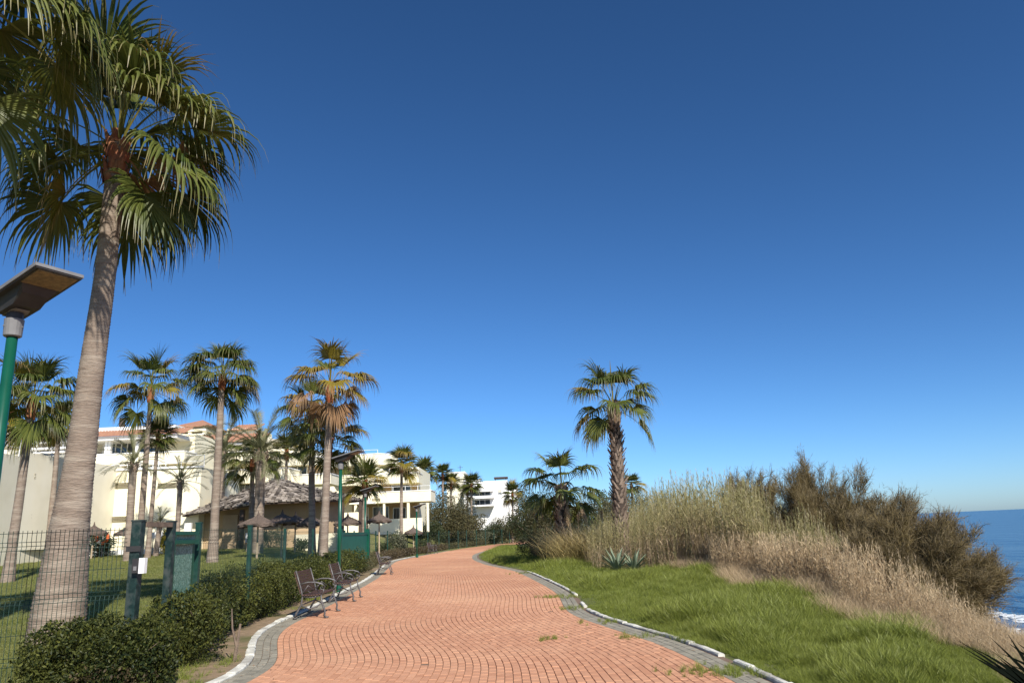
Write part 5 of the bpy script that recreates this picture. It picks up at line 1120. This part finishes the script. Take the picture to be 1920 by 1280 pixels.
def agave(x, d, n, L, label, seed, mat=AG, name='agave', el=(25, 75), wd=.06, group=None):
    t = thing(name, (x, d, Hs(x, d)-.02), label, 'plant', group); rs = random.Random(seed); shared = []
    for v in range(3):
        V = []; F = []; T = []
        for k in range(6):
            q = k/5; ww = wd*(math.sin(math.pi*(.12+.78*q))*.9+.1)*(1-q**3)+.002; zc = -.25*q*q*L*(.4+.4*v)
            V += [(q*L, -ww, zc+ww*.35), (q*L, 0, zc), (q*L, ww, zc+ww*.35)]; T += [q]*3
        for k in range(5): F += [(3*k, 3*k+1, 3*k+4, 3*k+3), (3*k+1, 3*k+2, 3*k+5, 3*k+4)]
        shared.append(npmesh('leaf', np.array(V), np.array(F), mat, {'tip': T, 'tint': np.full(len(V), .5)}))
    for i in range(n):
        e = R_(el[1]-(el[1]-el[0])*i/n+rs.uniform(-6, 6)); link('leaf', shared[rs.randrange(3)], t, (0, 0, .05), (0, -e, i*2.39996), rs.uniform(.8, 1.1))
    return t
agave(wx(1155, 27.5, 1045), 27.5, 26, .95, 'grey green agave left of the reeds on the grass edge', 410)
agave(wx(1188, 27, 1045), 27, 24, .85, 'smaller agave touching the foot of the reeds', 411)
shrub_at(1003, 42, 2.6, 2.0, 9000, .1, DARKG, 'dark grey shrub at the inner corner of the path bend', 412, gap=.5, asp=.25, up=.6)
shrub_at(1025, 40, 1.8, 1.5, 4000, .12, PALE, 'dusty grey shrub beside the pampas grass', 413, gap=.5, asp=.2, up=.6)
# dwarf palm in the bottom right corner, shade painted into its near-black leaf colour
DK = leafm('dwarf_palm_shade_painted', (.002, .003, .002), (.006, .008, .005), None, trans=.0, rough=.95, var=.3, spec=.02)
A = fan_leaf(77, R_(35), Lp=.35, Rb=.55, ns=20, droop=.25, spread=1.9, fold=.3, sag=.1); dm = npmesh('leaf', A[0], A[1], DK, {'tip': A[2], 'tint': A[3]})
x, y = 3.76, 5.35; t = thing('dwarf_fan_palm', (x, y, Hs(x, y)-.03), 'dwarf fan palm with shade painted into its leaves, in the bottom right corner', 'plant')
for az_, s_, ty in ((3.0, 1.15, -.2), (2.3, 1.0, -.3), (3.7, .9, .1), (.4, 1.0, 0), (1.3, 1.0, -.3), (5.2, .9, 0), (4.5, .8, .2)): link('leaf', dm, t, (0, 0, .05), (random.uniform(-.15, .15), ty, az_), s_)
# tamarisk on the bank: stems fanning out, fine feathery twigs
TAM = leafm('tamarisk_twig', (.075, .055, .02), (.23, .17, .062), (.27, .21, .13), .3, 1.1, trans=.25, rough=.7, var=0)
def feathery(base, blobs, nb, ntw, label, seed, tw=.3, name='tamarisk', mat=TAM, w0=.0036):
    """blobs: (x,y,z,r) world points for the branch ends"""
    r = np.random.default_rng(seed); b = np.array(base, float); t = thing(name, base, label, 'bush'); V = []; F = []; TI = []; T = []; nvt = 0; mb = MB()
    wts = np.array([q[3]**2 for q in blobs]); wts /= wts.sum()
    for i in range(nb):
        q = blobs[r.choice(len(blobs), p=wts)]; e = np.array(q[:3])+r.normal(0, .5, 3)*q[3]-b; s = np.array([r.normal(0, .25), r.normal(0, .25), -.15])
        m = s+(e-s)*.5+np.array([0, 0, .12*np.linalg.norm(e)])+r.normal(0, .12, 3); ts = np.linspace(0, 1, 7)[:, None]; C = (1-ts)**2*s+2*ts*(1-ts)*m+ts**2*e
        if i % 2 == 0: mb.tube([tuple(c) for c in C], [.028, .022, .018, .014, .010, .007, .004], 4, False)
        dark = r.normal(0, .16); nv = lambda A: A/np.linalg.norm(A, axis=-1, keepdims=True); n = ntw
        x_ = r.uniform(.38, 1.0, n)**.7*6; j = np.minimum(x_.astype(int), 5); seg = C[j+1]-C[j]; p = C[j]+seg*(x_-j)[:, None]+r.normal(0, .05, (n, 3))
        d_ = nv(nv(seg)*.8+r.normal(0, .5, (n, 3))+np.array([.15, -.1, .55])); L = (tw*r.uniform(.5, 1.4, n))[:, None]; ti = np.clip(r.normal(.45, .2, n)+dark, 0, 1)
        c = nv(np.cross(d_, r.normal(0, 1, (n, 3))))*(w0*r.uniform(.6, 1.3, n))[:, None]; p1 = p+d_*L*.5; p2 = p1+nv(d_+r.normal(0, .25, (n, 3))+np.array([0, 0, -.15]))*L*.5
        q0 = np.arange(n)[:, None]*5+nvt; V.append(np.stack([p-c, p+c, p1-c*1.5, p1+c*1.5, p2], 1).reshape(-1, 3)); TI.append(np.repeat(ti, 5)); T.append(np.tile([0, 0, .5, .5, 1.], n)); nvt += 5*n
        F += [q0+np.array([[0, 1, 3]]), q0+np.array([[0, 3, 2]]), q0+np.array([[2, 3, 4]])]
        for g in range(6):                                  # side scales
            f_ = r.random((n, 1)); pp = p+(p2-p)*f_; dd = nv(d_*.8+r.normal(0, .5, (n, 3))); c2 = nv(np.cross(dd, r.normal(0, 1, (n, 3))))*.0034
            q0 = np.arange(n)[:, None]*3+nvt; V.append(np.stack([pp-c2, pp+c2, pp+dd*L*.32], 1).reshape(-1, 3)); TI.append(np.repeat(ti, 3)); T.append(np.repeat(f_[:, 0]*.6, 3)); nvt += 3*n; F.append(q0+np.array([[0, 1, 2]]))
    link('foliage', npmesh('foliage', np.concatenate(V), np.concatenate(F), mat, {'tint': np.concatenate(TI), 'tip': np.concatenate(T)}), t); mb.build('stems', M['stem'], t, True); return t
def W(px, py, d, r): p = at(px, py, d); return (p.x, p.y, p.z, r)
x = wx(1600, 22, 1100); feathery((x, 22, Hs(x, 22)), [W(1500, 935, 23.2, 0.79), W(1508, 895, 23.6, 0.56), W(1580, 925, 22.6, 0.68), W(1620, 960, 22.0, 0.79), W(1540, 990, 22.0, 1.02), W(1475, 955, 23.8, 0.62), W(1690, 950, 21.4, 0.51), W(1660, 985, 21.4, 0.56), W(1610, 1040, 20.8, 1.02), W(1500, 1010, 22.6, 0.90)], 290, 190, 'tall brown tamarisk bush between the reeds and the sea', 501, .34)
x = wx(1720, 15.5, 1150); feathery((x, 15.5, Hs(x, 15.5)), [W(1690, 1030, 15.5, .6), W(1760, 1040, 15.3, .55), W(1790, 1010, 15.5, .35), W(1820, 1085, 15, .45), W(1845, 1095, 15, .3), W(1750, 1110, 14.8, .6), W(1700, 1100, 15, .6), W(1790, 1140, 14.4, .5), W(1660, 1080, 15.5, .6), W(1640, 1010, 16, .6), W(1730, 1140, 14.2, .6), W(1830, 1110, 14.6, .45), W(1850, 1075, 15, .3), W(1740, 1000, 15.8, .4)], 280, 190, 'lower wind blown tamarisk leaning towards the water', 502)
x = wx(1400, 33, 980); feathery((x, 33, Hs(x, 33)), [W(1400, 920, 33, .9), W(1385, 908, 33, .6), W(1430, 918, 33, .7), W(1360, 930, 33, .7)], 70, 110, 'grey tamarisk top behind the reeds', 503, .38, w0=.006)
